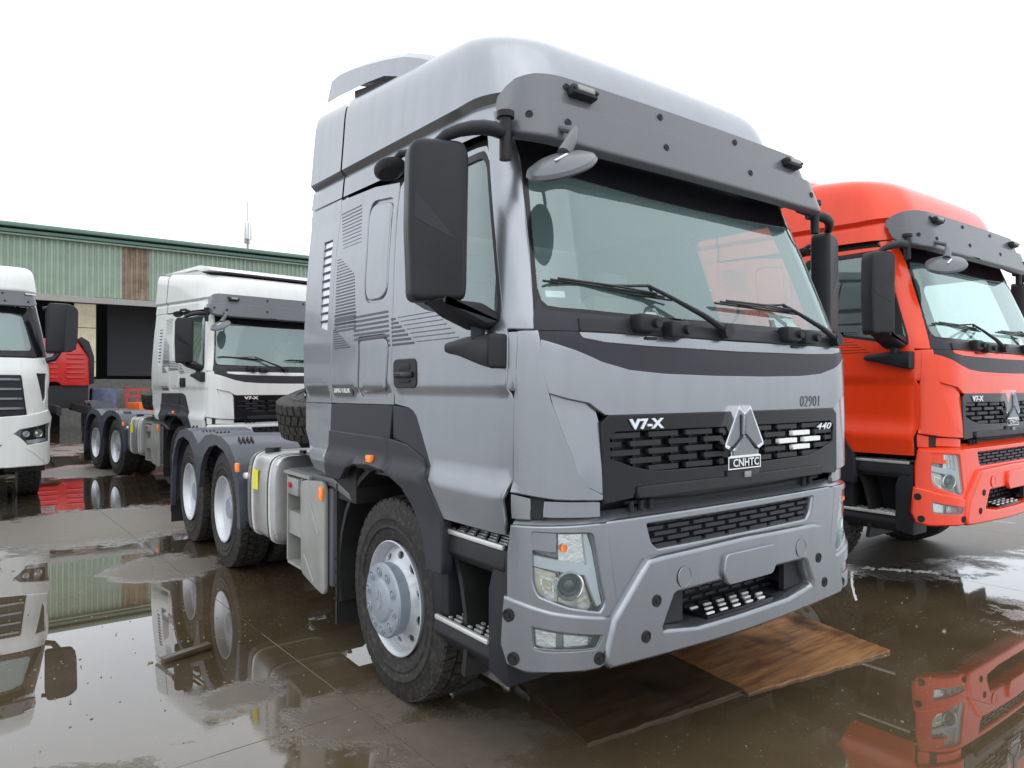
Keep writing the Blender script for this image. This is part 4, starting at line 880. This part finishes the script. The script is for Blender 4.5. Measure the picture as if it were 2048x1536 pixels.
# ------------------------------------------------------------ other trucks
def at(u,z,o=0.,dz=0): return S(u,z-dz,o)
def wide_truck():
    T=empty('cab_truck',(-3.45,9.9,0),0,label='white truck at the left edge with wide dark slatted grille and slanted headlights',cat='truck')
    ST=.12
    def SP(P): return P+[(-x,z) for x,z in P[(1 if abs(P[0][0])<1e-6 else 0):][::-1]][:len(P)-(2 if abs(P[0][0])<1e-6 and abs(P[-1][0])<1e-6 else 0)] if False else P+[(-x,z) for x,z in P[::-1] if abs(x)>1e-6]
    def one(nm,P,m,holes=(),off=0,th=.03,bev=.008,f=S,par=T): return G().sheet(SP(P),lambda u,z:f(u,z,off),holes,step=ST,th=th,bev=bev).obj(nm,m,par)
    def two(nm,P,m,off=0,th=.02,bev=.005,par=T,holes=()):
        for s in (-1,1):
            Q=P if s>0 else mir(P); G().sheet(Q,lambda u,z:S(u,z,off),[(h if s>0 else mir(h)) for h in holes],step=ST,th=th,bev=bev).obj(nm,m,par)
    one('cab_shell',[(0,.60),(1.9,.60),(4.1,.9),(4.1,2.9),(0,2.9)],DARK,off=-.05,bev=0)
    body=one('front_panel',[(0,2.06),(1.30,2.06),(1.30,1.27),(1.15,1.265),(1.03,1.80),(1.0,1.825),(0,1.825)],WHITE)
    slot=[(1.345,1.85),(1.70,1.85),(1.68,1.50),(1.55,1.41)]
    two('corner_panel',[(1.315,2.06),(1.80,2.08),(1.82,1.33),(1.50,1.30),(1.315,1.27)],WHITE,holes=[slot]); two('corner_slot',slot,BLK,off=-.02)
    sw=[(1.86,1.25),(4.1,1.25),(4.05,2.88),(1.86,2.88)]; wn_=[(1.95,2.05),(2.7,2.0),(2.65,2.75),(1.95,2.75)]
    two('door',sw,WHITE,holes=[wn_]); two('side_window',wn_,GLASSD,off=-.01,th=.004,bev=0)
    two('lower_side_panel',[(2.75,.95),(4.1,.95),(4.1,1.24),(2.75,1.24)],WHITE)
    grl=one('grille_panel',[(0,1.815),(.99,1.815),(1.10,1.26),(0,1.20)],BLK,off=.0)
    for k in range(4):
        z=1.735-k*.135
        for s in (-1,1):
            P=[(.05,z-.03),(.62,z-.03),(.72,z+.012),(.98+k*.025,z+.012),(.99+k*.025,z+.035),(.70,z+.035),(.60,z-.006),(.05,z-.006)]
            P=P if s>0 else mir(P); G().sheet(P,lambda u,z:S(u,z,.02),step=.15,th=.03,bev=.005).obj('grille_slat',CHROMED,grl)
    hl=[(.90,1.0),(.99,1.07),(1.78,1.15),(1.76,.87),(1.14,.83)]
    one('bumper',[(0,1.185),(1.11,1.245),(1.84,1.32),(1.84,.60),(1.70,.55),(0,.54)],WHITE,[hl,mir(hl),[(-.78,.86),(.78,.86),(.70,.76),(-.70,.76)]],off=.02,bev=.015)
    one('air_intake',[(0,.88),(.85,.88),(.8,.74),(0,.74)],DARK,off=-.03,bev=0)
    two('bumper_crease',[(1.10,.80),(1.16,.80),(1.62,.57),(1.58,.57)],WHITE,off=.028)
    for s in (-1,1):
        H=G().sheet(hl if s>0 else mir(hl),lambda u,z:S(u,z,-.03),step=.12,th=.01,bev=0).obj('headlight',GLOSSBLK,T)
        for uu,r in ((1.12,.045),(1.42,.062)):
            c=Vector(S(s*uu,.995,-.02)); o=G().lathe([(0,r),(-.02,r*.95),(-.012,r*.7),(-.03,r*.35),(-.03,.001)],axis='y',n=20).obj('reflector',LENSW,H); recalc(o); o.location=c; o.rotation_euler=(0,0,s*R((uu-1)*80))
        P=[(1.12,.90),(1.70,.925),(1.70,.885),(1.16,.855)]; G().sheet(P if s>0 else mir(P),lambda u,z:S(u,z,-.01),step=.12,th=.01,bev=.002).obj('light_guide',DRL,H)
        G().sheet(hl if s>0 else mir(hl),lambda u,z:S(u,z,.012),step=.12,th=.003,bev=0).obj('lens_cover',COVER,H)
        M_=recalc(G().prism(rnd([(-.20,-.36),(.14,-.33),(.19,-.20),(.20,.30),(.10,.37),(-.17,.37),(-.20,.25)],.05),'y',-.07,.08,bev=.03).obj('mirror',BLK,T,ang=60)); M_.location=(s*1.40,.22,2.50)
        if s<0: M_.rotation_euler=(0,0,0)
        G().prism([(.02,-.34),(.17,-.30),(.19,.28),(.05,.36)],'y',-.078,-.07).obj('mirror_panel',CLAD,M_)
        G().tube([(s*1.16,.2,2.78),(s*1.3,.2,2.80),(s*1.4,.22,2.76)],.03,8).obj('mirror_arm',BLK,M_).matrix_parent_inverse=Matrix.Translation(M_.location).inverted()
        G().tube([(s*1.2,.2,2.03),(s*1.3,.2,2.06),(s*1.36,.22,2.16)],.04,8).obj('mirror_arm',BLK,M_).matrix_parent_inverse=Matrix.Translation(M_.location).inverted()
    one('windscreen',[(0,2.13),(1.30,2.15),(1.40,2.20),(1.30,2.84),(0,2.86)],GLASS,off=-.01,th=.004,bev=0)
    gi=[(0,2.15),(1.26,2.17),(1.34,2.22),(1.26,2.70),(0,2.74)]
    one('windscreen_border',[(0,2.075),(1.66,2.085),(1.45,2.88),(0,2.90)],GLOSSBLK,[gi+[(-x,z) for x,z in gi[::-1] if abs(x)>1e-6]],off=0,th=.01,bev=.002)
    two('windscreen_pillar',[(1.67,2.09),(1.84,2.09),(1.80,2.90),(1.46,2.90)],BLK)
    for a in ((-.1,2.12,-.6,2.26,-1.1,2.19),(.7,2.12,.2,2.22,-.3,2.17)): G().tube([S(a[0],a[1],.02),S(a[2],a[3],.02),S(a[4],a[5],.02)],.011,6).obj('wiper',BLK,T)
    def vf(u,z,o=0): return visorS(u,z-.06,o)
    vz=G().sheet(SP([(0,2.88),(1.4,2.875),(1.9,2.92),(1.95,3.02),(1.7,3.07),(0,3.09)]),lambda u,z:vf(u,z,.0),step=ST,th=.03,bev=.01).obj('sun_visor',VISOR,T)
    for uu in (-.8,.8,1.3): 
        for zz in (2.93,3.04): c=Vector(vf(uu,zz,.004)); G().cyl(c,c+Vector((0,-.006,0)),.014,10).obj('visor_screw',BLK,vz)
    for s in (-1,1): c=Vector(vf(s*1.55,3.045,.008)); G().box(c,(.16,.02,.02),rot=(0,0,R(-35)*s*-1),bev=.004).obj('marker_lens',LENSW,vz)
    g=G(); us=[-4+8*i/50 for i in range(51)]; ts=[i*.25 for i in range(41)]
    vs_=[(lambda p:(p[0]*(1.0),p[1],p[2]+.08*min(1,t/4)))(roofS(u,t,low=.06)) for t in ts for u in us]
    g.add(vs_,[(i*51+j,i*51+j+1,(i+1)*51+j+1,(i+1)*51+j) for i in range(40) for j in range(50)]); recalc(g.obj('roof',WHITE,T,ang=28))
    G().box((0,2.38,1.9),(2.3,.05,1.9)).obj('cab_back_wall',WHITE,T)
    G().box((0,.3,1.75),(2.1,.4,.5),bev=.05).obj('dashboard',DASH,T); G().box((0,2.3,2.1),(2.2,.05,1.4)).obj('rear_lining',INT,T)
    for s in (-1,1):
        o=clone(PROTO['front'],T); o.location=(s*1.17,1.35,.53); o.rotation_euler=(0,0,0 if s<0 else math.pi)
        for y in (4.7,6.05): o=clone(PROTO['rear'],T); o.location=(s*1.165,y,.53); o.rotation_euler=(0,0,0 if s<0 else math.pi)
        g=G(); pts=[(1.35+.66*math.cos(a),.53+.66*math.sin(a)) for a in [R(-10+200*i/14) for i in range(15)]]+[(1.35+.70*math.cos(a),.53+.70*math.sin(a)) for a in [R(190-200*i/14) for i in range(15)]]
        g.prism(pts,'x',s*1.22,s*.72); g.obj('mudguard',DARK,T)
    g=G(); 
    for s in (-1,1): g.box((s*.38,3.9,.90),(.08,6.6,.28))
    g.box((0,1.2,.9),(1.5,1.8,.45)); g.cyl((-.95,1.35,.53),(.95,1.35,.53),.09,12); g.obj('chassis',DARK,T)
    return T
wide_truck()
def far_truck():
    T=empty('cab_truck',(-.85,29.6,0),0,label='small red truck seen from behind under the shed roof beyond the left white truck',cat='truck')
    # local: +y away, cab rear wall at y=-2.1 ; x -1.15..1.05
    wall=[(-1.15,1.83),(-.1,1.83),(.04,1.70),(.90,1.70),(.92,2.76),(.86,3.28),(.60,3.44),(-1.15,3.44)]
    cb=recalc(G().prism([(-1.15,1.83),(-.1,1.83),(.04,1.70),(.90,1.70),(.90,2.7),(.50,3.30),(-.95,3.40),(-1.15,3.2)],'y',-2.1,-.1,bev=.05).obj('cab',OLDRED,T,ang=50))
    recalc(G().prism([(.905,1.75),(1.02,1.80),(1.02,2.76),(.86,3.30),(.62,3.46),(.52,3.38),(.85,2.75)],'y',-2.18,-.3,bev=.02).obj('side_deflector',BLK,T))
    for k in range(6):
        z=2.0+k*.17; G().box((-.55,-2.12,z),(.9,.03,.05),bev=.012).obj('wall_rib',OLDRED,cb)
        G().box((.45,-2.12,z),(.55,.03,.07),bev=.02).obj('wall_rib',OLDRED,cb)
    G().box((-.50,-2.115,2.65),(.7,.02,.35),bev=.01).obj('rear_window',GLASSD,cb)
    g=G(); 
    for s in (-1,1): g.box((s*.38,-4,.95),(.08,6.6,.26))
    g.box((0,-1.2,1.3),(1.7,1.6,.8)); g.obj('chassis',DARK,T)
    for s in (-1,1):
        for y in (-4.4,-5.8): o=clone(PROTO['rear'],T); o.location=(-.1+s*1.165,y,.53); o.rotation_euler=(0,0,0 if s<0 else math.pi)
        o=clone(PROTO['front'],T); o.location=(-.1+s*1.17,-.9,.53); o.rotation_euler=(0,0,0 if s<0 else math.pi)
        recalc(G().prism([(-6.5,.6),(-6.4,1.1),(-5.8,1.2),(-5.1,1.12),(-4.4,1.2),(-3.8,1.1),(-3.7,.7),(-3.8,.7),(-4.4,1.14),(-5.1,1.06),(-5.8,1.14),(-6.35,1.03),(-6.4,.6)],'x',-.1+s*1.22,-.1+s*.6).obj('mudguard',FEND,T))
        G().box((-.1+s*1.0,-2.7,.9),(.4,.9,.55),bev=.04).obj('fuel_tank',ALU,T)
far_truck()

# ------------------------------------------------------------ shed
CGREEN=mat('green painted sheeting',(.27,.35,.275),.65,0,0,var=.16,vscale=1.1)
CGREEND=mat('dark green gutter',(.11,.19,.155),.55,var=.1,vscale=2)
CBROWN=mat('rusty brown sheeting',(.22,.17,.12),.7,var=.45,vscale=2.2)
CCREAM=mat('cream sheeting with daylight glow',(.55,.50,.36),.6,emit=(.20,.19,.14),var=.2,vscale=3)  # emission stands in for daylight coming through the sheets
CONC=mat('shed concrete wall',(.13,.13,.12),.85,bump=.4,bscale=8,var=.2)
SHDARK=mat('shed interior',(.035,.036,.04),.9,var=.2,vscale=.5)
shed=empty('shed',(3,31,0),0,label='large open industrial shed with green corrugated cladding and one rusty brown panel',cat='building')
def corr(w_,h,pitch=.2,d=.05,m=None):
    g=G(); n=int(round(w_/pitch)); pr=[]
    for i in range(n): x=i*pitch; pr+=[(x,0),(x+pitch*.38,0),(x+pitch*.5,-d),(x+pitch*.88,-d)]
    pr.append((n*pitch,0)); vs=[]
    for x,y in pr: vs+=[(x,y,0),(x,y,h)]
    g.add(vs,[(2*i,2*i+2,2*i+3,2*i+1) for i in range(len(pr)-1)]); return g
PM={}
rr_=random.Random(3)
for k in range(-13,22):
    x=k*1.0-.46
    m=CBROWN if k==2 else CGREEN
    z0,h=5.30,2.25
    if m.name not in PM: o=corr(1.0,h).obj('cladding_sheet',m,shed); o.data.shade_flat(); PM[m.name]=o
    else: o=PM[m.name].copy(); COL.objects.link(o)
    o.location=(x-3,rr_.uniform(-.01,.01),z0+rr_.uniform(-.02,.02))
for nm,z,h,dy,m in (('gutter',7.82,.14,-.34,CGREEND),('fascia_board',7.62,.13,-.20,CGREEND),('fascia_board',7.50,.08,-.12,CGREEN)):
    G().box((1,dy,z),(36,.25,h),bev=.03).obj(nm,m,shed)
G().box((1,-.02,5.17),(36,.25,.24)).obj('lintel_beam',GALV,shed)
g=G(); g.prism([(-.4,7.92),(12,9.6),(24,7.9),(24,7.8),(12,9.45),(-.4,7.8)],'x',-17,19); g.obj('roof',CGREEND,shed)
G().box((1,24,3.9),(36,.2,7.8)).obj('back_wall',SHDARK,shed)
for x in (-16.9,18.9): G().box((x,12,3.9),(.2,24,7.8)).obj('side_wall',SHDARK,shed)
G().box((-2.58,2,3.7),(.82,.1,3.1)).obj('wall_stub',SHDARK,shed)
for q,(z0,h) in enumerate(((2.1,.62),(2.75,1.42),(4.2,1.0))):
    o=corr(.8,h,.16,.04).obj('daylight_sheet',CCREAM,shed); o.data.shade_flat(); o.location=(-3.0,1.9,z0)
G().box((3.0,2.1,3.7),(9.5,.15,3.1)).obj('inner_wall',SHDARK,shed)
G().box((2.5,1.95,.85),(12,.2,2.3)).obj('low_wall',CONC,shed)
for x in (-10,-6,4.5,10,15): G().box((x,.3,2.6),(.35,.35,5.1)).obj('column',GALV,shed)
# things by the shed
ORG=mat('orange painted steel',(.70,.13,.02),.45,var=.15); BLUEG=mat('faded blue tarpaulin',(.10,.12,.20),.7,var=.3)
st=empty('steel_frame',(2.0,28.5,0),.1,label='red steel lattice frame lying in front of the shed wall',cat='frame')
for z in (1.55,1.3,.8): G().box((0,0,z),(1.5,.08,.08)).obj('rail',OLDRED,st)
for x in (-.7,-.35,0,.35,.7): G().tube([(x-.1,0,.0),(x+.1,0,1.55)],.035,6).obj('strut',OLDRED,st)
st=empty('skip_container',(1.95,25.5,0),.15,label='low orange container behind the mudguards of the white tractor unit',cat='container')
G().prism([(-.75,.0),(.75,.0),(.85,1.12),(-.85,1.12)],'y',-.6,.6,bev=.03).obj('body',ORG,st)
for x in (-.6,-.2,.2,.6): G().box((x,-.62,.55),(.06,.05,1.0)).obj('rib',ORG,st)
st=empty('covered_pallet',(.6,28.8,0),0,label='pallet of goods under dark blue cover beside the far red truck',cat='pallet')
G().prism(rnd([(-.45,.15),(.45,.15),(.42,1.6),(-.40,1.62)],.08),'y',-.4,.4,bev=.05).obj('cover',BLUEG,st); G().box((0,0,.07),(1.0,.9,.12)).obj('pallet_base',OLDRED,st)
st=empty('covered_pallet',(1.25,29.3,0),.2,label='grey wrapped stack between the blue covered pallet and the red frame',cat='pallet')
G().prism(rnd([(-.3,.15),(.3,.15),(.3,1.6),(-.28,1.55)],.05),'y',-.3,.3,bev=.04).obj('cover',CONC,st); G().box((0,0,.07),(.8,.8,.12)).obj('pallet_base',OLDRED,st)
tw=empty('telecom_mast',(14.95,60,0),0,label='thin telecom mast with antenna cluster rising behind the shed roof',cat='mast')
G().tube([(0,0,0),(0,0,15.8)],[.16,.09],8).obj('pole',GALV,tw)
for a in (0,120,240): G().box((.27*math.cos(R(a)),.27*math.sin(R(a)),15.1),(.18,.12,1.5),bev=.03).obj('antenna_panel',PAPER,tw)
for a in (60,200): G().box((.2*math.cos(R(a)),.2*math.sin(R(a)),14.2),(.2,.2,.45),bev=.03).obj('radio_unit',GALV,tw)
G().cyl((0,0,15.8),(0,0,17.6),.03,6).obj('lightning_rod',GALV,tw)

# ------------------------------------------------------------ ground
def ground_mat():
    m=bpy.data.materials.new('wet yard concrete'); m.use_nodes=True; nt=m.node_tree; N=nt.nodes; L=nt.links; N.clear()
    geo=N.new('ShaderNodeNewGeometry'); sep=N.new('ShaderNodeSeparateXYZ'); L.new(geo.outputs['Position'],sep.inputs[0])
    def M(op,*a,clamp=False):
        n=N.new('ShaderNodeMath'); n.operation=op; n.use_clamp=clamp
        for i,x in enumerate(a):
            if isinstance(x,(int,float)): n.inputs[i].default_value=x
            else: L.new(x,n.inputs[i])
        return n.outputs[0]
    def NZ(sc_,det=6,rough=.6,dist=0):
        n=N.new('ShaderNodeTexNoise'); n.inputs['Scale'].default_value=sc_; n.inputs['Detail'].default_value=det; n.inputs['Roughness'].default_value=rough; n.inputs['Distortion'].default_value=dist; L.new(geo.outputs['Position'],n.inputs['Vector']); return n.outputs[0]
    X,Y=sep.outputs[0],sep.outputs[1]
    acc=None
    # dry or merely damp patches: x,y,rx,ry,strength
    for (x,y,rx,ry,st) in ((-1.9,7.7,1.5,1.25,1),(-4.2,8.0,2.2,1.1,1),(-1.80,1.85,.30,.22,.65),(-1.40,1.30,.45,.33,.65),(-1.15,.75,.5,.45,.55),(-1.62,5.0,.45,.50,.9),(5.4,3.2,2.7,2.3,1.7),(8.5,.8,2.6,1.2,.8),(3.0,-.2,.5,.3,.3),(6.6,.3,1.3,.5,.55),(-3.3,6.3,.7,.25,.7),(-.9,14,2,1.3,.8),(-2.6,1.35,.6,.25,.35),(9,5,5,3,.7),(2,20,5,3,.8),(-8,3,3,6,.7)):
        dx=M('DIVIDE',M('SUBTRACT',X,x),rx); dy=M('DIVIDE',M('SUBTRACT',Y,y),ry)
        d=M('SQRT',M('ADD',M('MULTIPLY',dx,dx),M('MULTIPLY',dy,dy)))
        v=M('MULTIPLY',M('SUBTRACT',1.45,d,clamp=False),st)
        acc=v if acc is None else M('MAXIMUM',acc,v)
    n1=NZ(1.6,8,.62,.6); n2=NZ(9,8,.7); n3=NZ(60,4,.7)
    f=M('ADD',M('ADD',acc,M('MULTIPLY',M('SUBTRACT',n1,.5),1.5)),M('ADD',M('MULTIPLY',M('SUBTRACT',n2,.5),.55),M('MULTIPLY',M('SUBTRACT',n3,.5),.35)))
    mr=N.new('ShaderNodeMapRange'); mr.interpolation_type='SMOOTHSTEP'; mr.inputs[1].default_value=.32; mr.inputs[2].default_value=.62; L.new(f,mr.inputs[0]); dry=mr.outputs[0]
    mr=N.new('ShaderNodeMapRange'); mr.inputs[1].default_value=.0; mr.inputs[2].default_value=.55; L.new(f,mr.inputs[0]); damp=mr.outputs[0]
    # islands of grit showing through shallow water
    gr=M('MULTIPLY',M('GREATER_THAN',NZ(34,5,.75),.645),M('GREATER_THAN',NZ(2.2,3),.52))
    def RGBm(fac,a,b):
        n=N.new('ShaderNodeMix'); n.data_type='RGBA'
        if isinstance(fac,(int,float)): n.inputs[0].default_value=fac
        else: L.new(fac,n.inputs[0])
        for i,x in ((6,a),(7,b)):
            if isinstance(x,tuple): n.inputs[i].default_value=(*x,1)
            else: L.new(x,n.inputs[i])
        return n.outputs[2]
    nb=NZ(.55,6,.6); mr=N.new('ShaderNodeMapRange'); mr.inputs[1].default_value=.35; mr.inputs[2].default_value=.65; L.new(nb,mr.inputs[0])
    water=RGBm(mr.outputs[0],(.052,.037,.020),(.118,.087,.050))
    water=RGBm(M('MULTIPLY',NZ(14,6,.7),.5),water,(.055,.041,.024))
    dcol=RGBm(n2,(.088,.070,.048),(.175,.152,.122)); dcol=RGBm(M('MULTIPLY',n3,.35),dcol,(.07,.06,.05))
    col=RGBm(damp,water,RGBm(.35,water,dcol)); col=RGBm(dry,col,dcol); col=RGBm(M('MULTIPLY',gr,.8),col,(.20,.185,.15))
    dif=N.new('ShaderNodeBsdfDiffuse'); L.new(col,dif.inputs[0])
    gl=N.new('ShaderNodeBsdfGlossy'); gl.inputs[0].default_value=(.97,.98,1,1)
    rg=M('ADD',M('MULTIPLY',dry,.34),M('MULTIPLY',damp,.035)); rg=M('ADD',rg,M('MULTIPLY',gr,.3)); L.new(M('ADD',rg,.004),gl.inputs['Roughness'])
    fr=N.new('ShaderNodeFresnel'); fr.inputs[0].default_value=1.36
    k=M('SUBTRACT',1.9,M('MULTIPLY',dry,1.45)); fac=M('ADD',M('MULTIPLY',fr.outputs[0],k),M('MULTIPLY',M('SUBTRACT',1,dry),.02),clamp=True); fac=M('MINIMUM',fac,.8)
    bh=M('ADD',M('MULTIPLY',M('MULTIPLY',n2,dry),1.0),M('MULTIPLY',M('MULTIPLY',n3,M('ADD',dry,M('MULTIPLY',damp,.12))),.35))
    bp=N.new('ShaderNodeBump'); bp.inputs['Strength'].default_value=.6; bp.inputs['Distance'].default_value=.006; L.new(bh,bp.inputs['Height']); L.new(bp.outputs[0],gl.inputs['Normal']); L.new(bp.outputs[0],dif.inputs['Normal'])
    mix=N.new('ShaderNodeMixShader'); L.new(fac,mix.inputs[0]); L.new(dif.outputs[0],mix.inputs[1]); L.new(gl.outputs[0],mix.inputs[2])
    out=N.new('ShaderNodeOutputMaterial'); L.new(mix.outputs[0],out.inputs[0]); return m
GRND=ground_mat()
g=G(); g.add([(-200,-80,-.008),(200,-80,-.008),(200,400,-.008),(-200,400,-.008)],[(0,1,2,3)]); gro=g.obj('ground',GRND); tagp(gro,kind='structure')
slab=None; rot=.045
for i in range(-3,5):
    for j in range(-2,4):
        if slab is None:
            slab=G().box((0,0,0),(2.56-.003,5.6-.003,.10),bev=.0015,seg=1).obj('concrete_slab',GRND,gro); o=slab
        else: o=slab.copy(); COL.objects.link(o)
        lx=(i+.5)*2.56; ly=(j+.5)*5.6; ox,oy=-1.38,1.30
        o.location=(ox+lx*math.cos(rot)-ly*math.sin(rot),oy+lx*math.sin(rot)+ly*math.cos(rot),-.05); o.rotation_euler=(0,0,rot)
# plywood, timber, foam, litter
def wood_mat(name,a,b):
    m=bpy.data.materials.new(name); m.use_nodes=True; N=m.node_tree.nodes; L=m.node_tree.links; bs=N['Principled BSDF']
    tc=N.new('ShaderNodeTexCoord'); mp=N.new('ShaderNodeMapping'); mp.inputs['Scale'].default_value=(1.1,14,14); L.new(tc.outputs['Object'],mp.inputs[0])
    n=N.new('ShaderNodeTexNoise'); n.inputs['Scale'].default_value=2.2; n.inputs['Detail'].default_value=9; n.inputs['Roughness'].default_value=.65; L.new(mp.outputs[0],n.inputs[0])
    n2=N.new('ShaderNodeTexNoise'); n2.inputs['Scale'].default_value=2.4; n2.inputs['Detail'].default_value=5; L.new(tc.outputs['Object'],n2.inputs[0])
    r=N.new('ShaderNodeValToRGB'); r.color_ramp.elements[0].position=.33; r.color_ramp.elements[1].position=.68; r.color_ramp.elements[0].color=(*a,1); r.color_ramp.elements[1].color=(*b,1); L.new(n.outputs[0],r.inputs[0])
    mr=N.new('ShaderNodeMapRange'); mr.inputs[1].default_value=.52; mr.inputs[2].default_value=.70; L.new(n2.outputs[0],mr.inputs[0])
    mx_=N.new('ShaderNodeMix'); mx_.data_type='RGBA'; L.new(mr.outputs[0],mx_.inputs[0]); L.new(r.outputs[0],mx_.inputs[6]); mx_.inputs[7].default_value=(a[0]*.45,a[1]*.45,a[2]*.5,1); L.new(mx_.outputs[2],bs.inputs['Base Color'])
    bs.inputs['Roughness'].default_value=.32; bp=N.new('ShaderNodeBump'); bp.inputs['Strength'].default_value=.4; bp.inputs['Distance'].default_value=.003; L.new(n.outputs[0],bp.inputs['Height']); L.new(bp.outputs[0],bs.inputs['Normal']); return m
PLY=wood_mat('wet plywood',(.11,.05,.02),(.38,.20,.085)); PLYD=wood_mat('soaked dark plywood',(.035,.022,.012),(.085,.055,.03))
def ragged(P,amp,rg,skip=()):
    o=[]
    for i in range(len(P)):
        a=Vector(P[i]);b=Vector(P[(i+1)%len(P)]); n=max(1,int((b-a).length/.035)); nn=Vector((-(b-a).y,(b-a).x)).normalized()
        for k in range(n): o.append(tuple(a+(b-a)*k/n+nn*(rg.uniform(-amp,amp) if k else 0)))
    return o
rg=random.Random(5)
def board(P,z0,z1,m,label):
    c=(sum(p[0] for p in P)/len(P),sum(p[1] for p in P)/len(P)); Q=ragged([(p[0]-c[0],p[1]-c[1]) for p in P],.006,rg)
    o=G().prism(Q,'z',0,z1-z0).obj('plywood_sheet',m); o.location=(*c,z0); o.rotation_euler=(R(.4),R(-.3),0); tagp(o,label=label,cat='plywood',group='plywood sheets on the ground'); return o
board([(.36,.215),(1.586,.05),(1.80,1.03),(.95,1.35),(.50,1.30)],.004,.020,PLY,'wet orange brown plywood sheet lying under the front bumper of the silver truck')
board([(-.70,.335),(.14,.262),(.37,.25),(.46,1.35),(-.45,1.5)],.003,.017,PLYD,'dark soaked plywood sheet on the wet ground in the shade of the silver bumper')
stk=G().box((0,0,0),(.29,.055,.035),bev=.004).obj('wood_offcut',PLYD); stk.location=(-1.935,2.60,.022); stk.rotation_euler=(0,R(-3),.24); tagp(stk,label='short dark wooden offcut floating in the big puddle',cat='wood offcut')
fo=G(); rf_=random.Random(2)
for k in range(70):
    t=rf_.random(); x=-.13+.36*t+rf_.gauss(0,.018); y=.22-.46*t+rf_.gauss(0,.028); r=rf_.uniform(.008,.024); fo.lathe([(0,r),(r*.25,r*.8),(r*.4,r*.3),(r*.42,.001)],(x,y,0),axis='z',n=8)
fo=fo.obj('foam_scum',PAPER); fo.location=(3.62,.95,.002); tagp(fo,label='white foam scum on the wet ground beside the orange red truck',cat='foam')
g=G(); rq=random.Random(9)
for k in range(300):
    if k<260: x=rq.uniform(-3.4,-1.4); y=rq.uniform(.6,6.5)
    else: x=rq.uniform(-1.6,3); y=rq.uniform(-.6,.6)
    if 0<k%9<9 and abs(x)<1.2 and y>.3: continue
    r=rq.uniform(.002,.0075)*(1.6 if k%17==0 else 1); a=rq.random()*6
    pts=[(x+r*rq.uniform(.5,1.4)*math.cos(a+q*1.25),y+r*rq.uniform(.5,1.4)*math.sin(a+q*1.25)) for q in range(5)]
    g.prism(pts,'z',.0005,.003+r*.3)
tagp(g.obj('litter',mat('pale grit and litter',(.26,.22,.16),.7,var=.5,vscale=30)),kind='stuff',label='scattered grit and leaf bits on the wet concrete',)
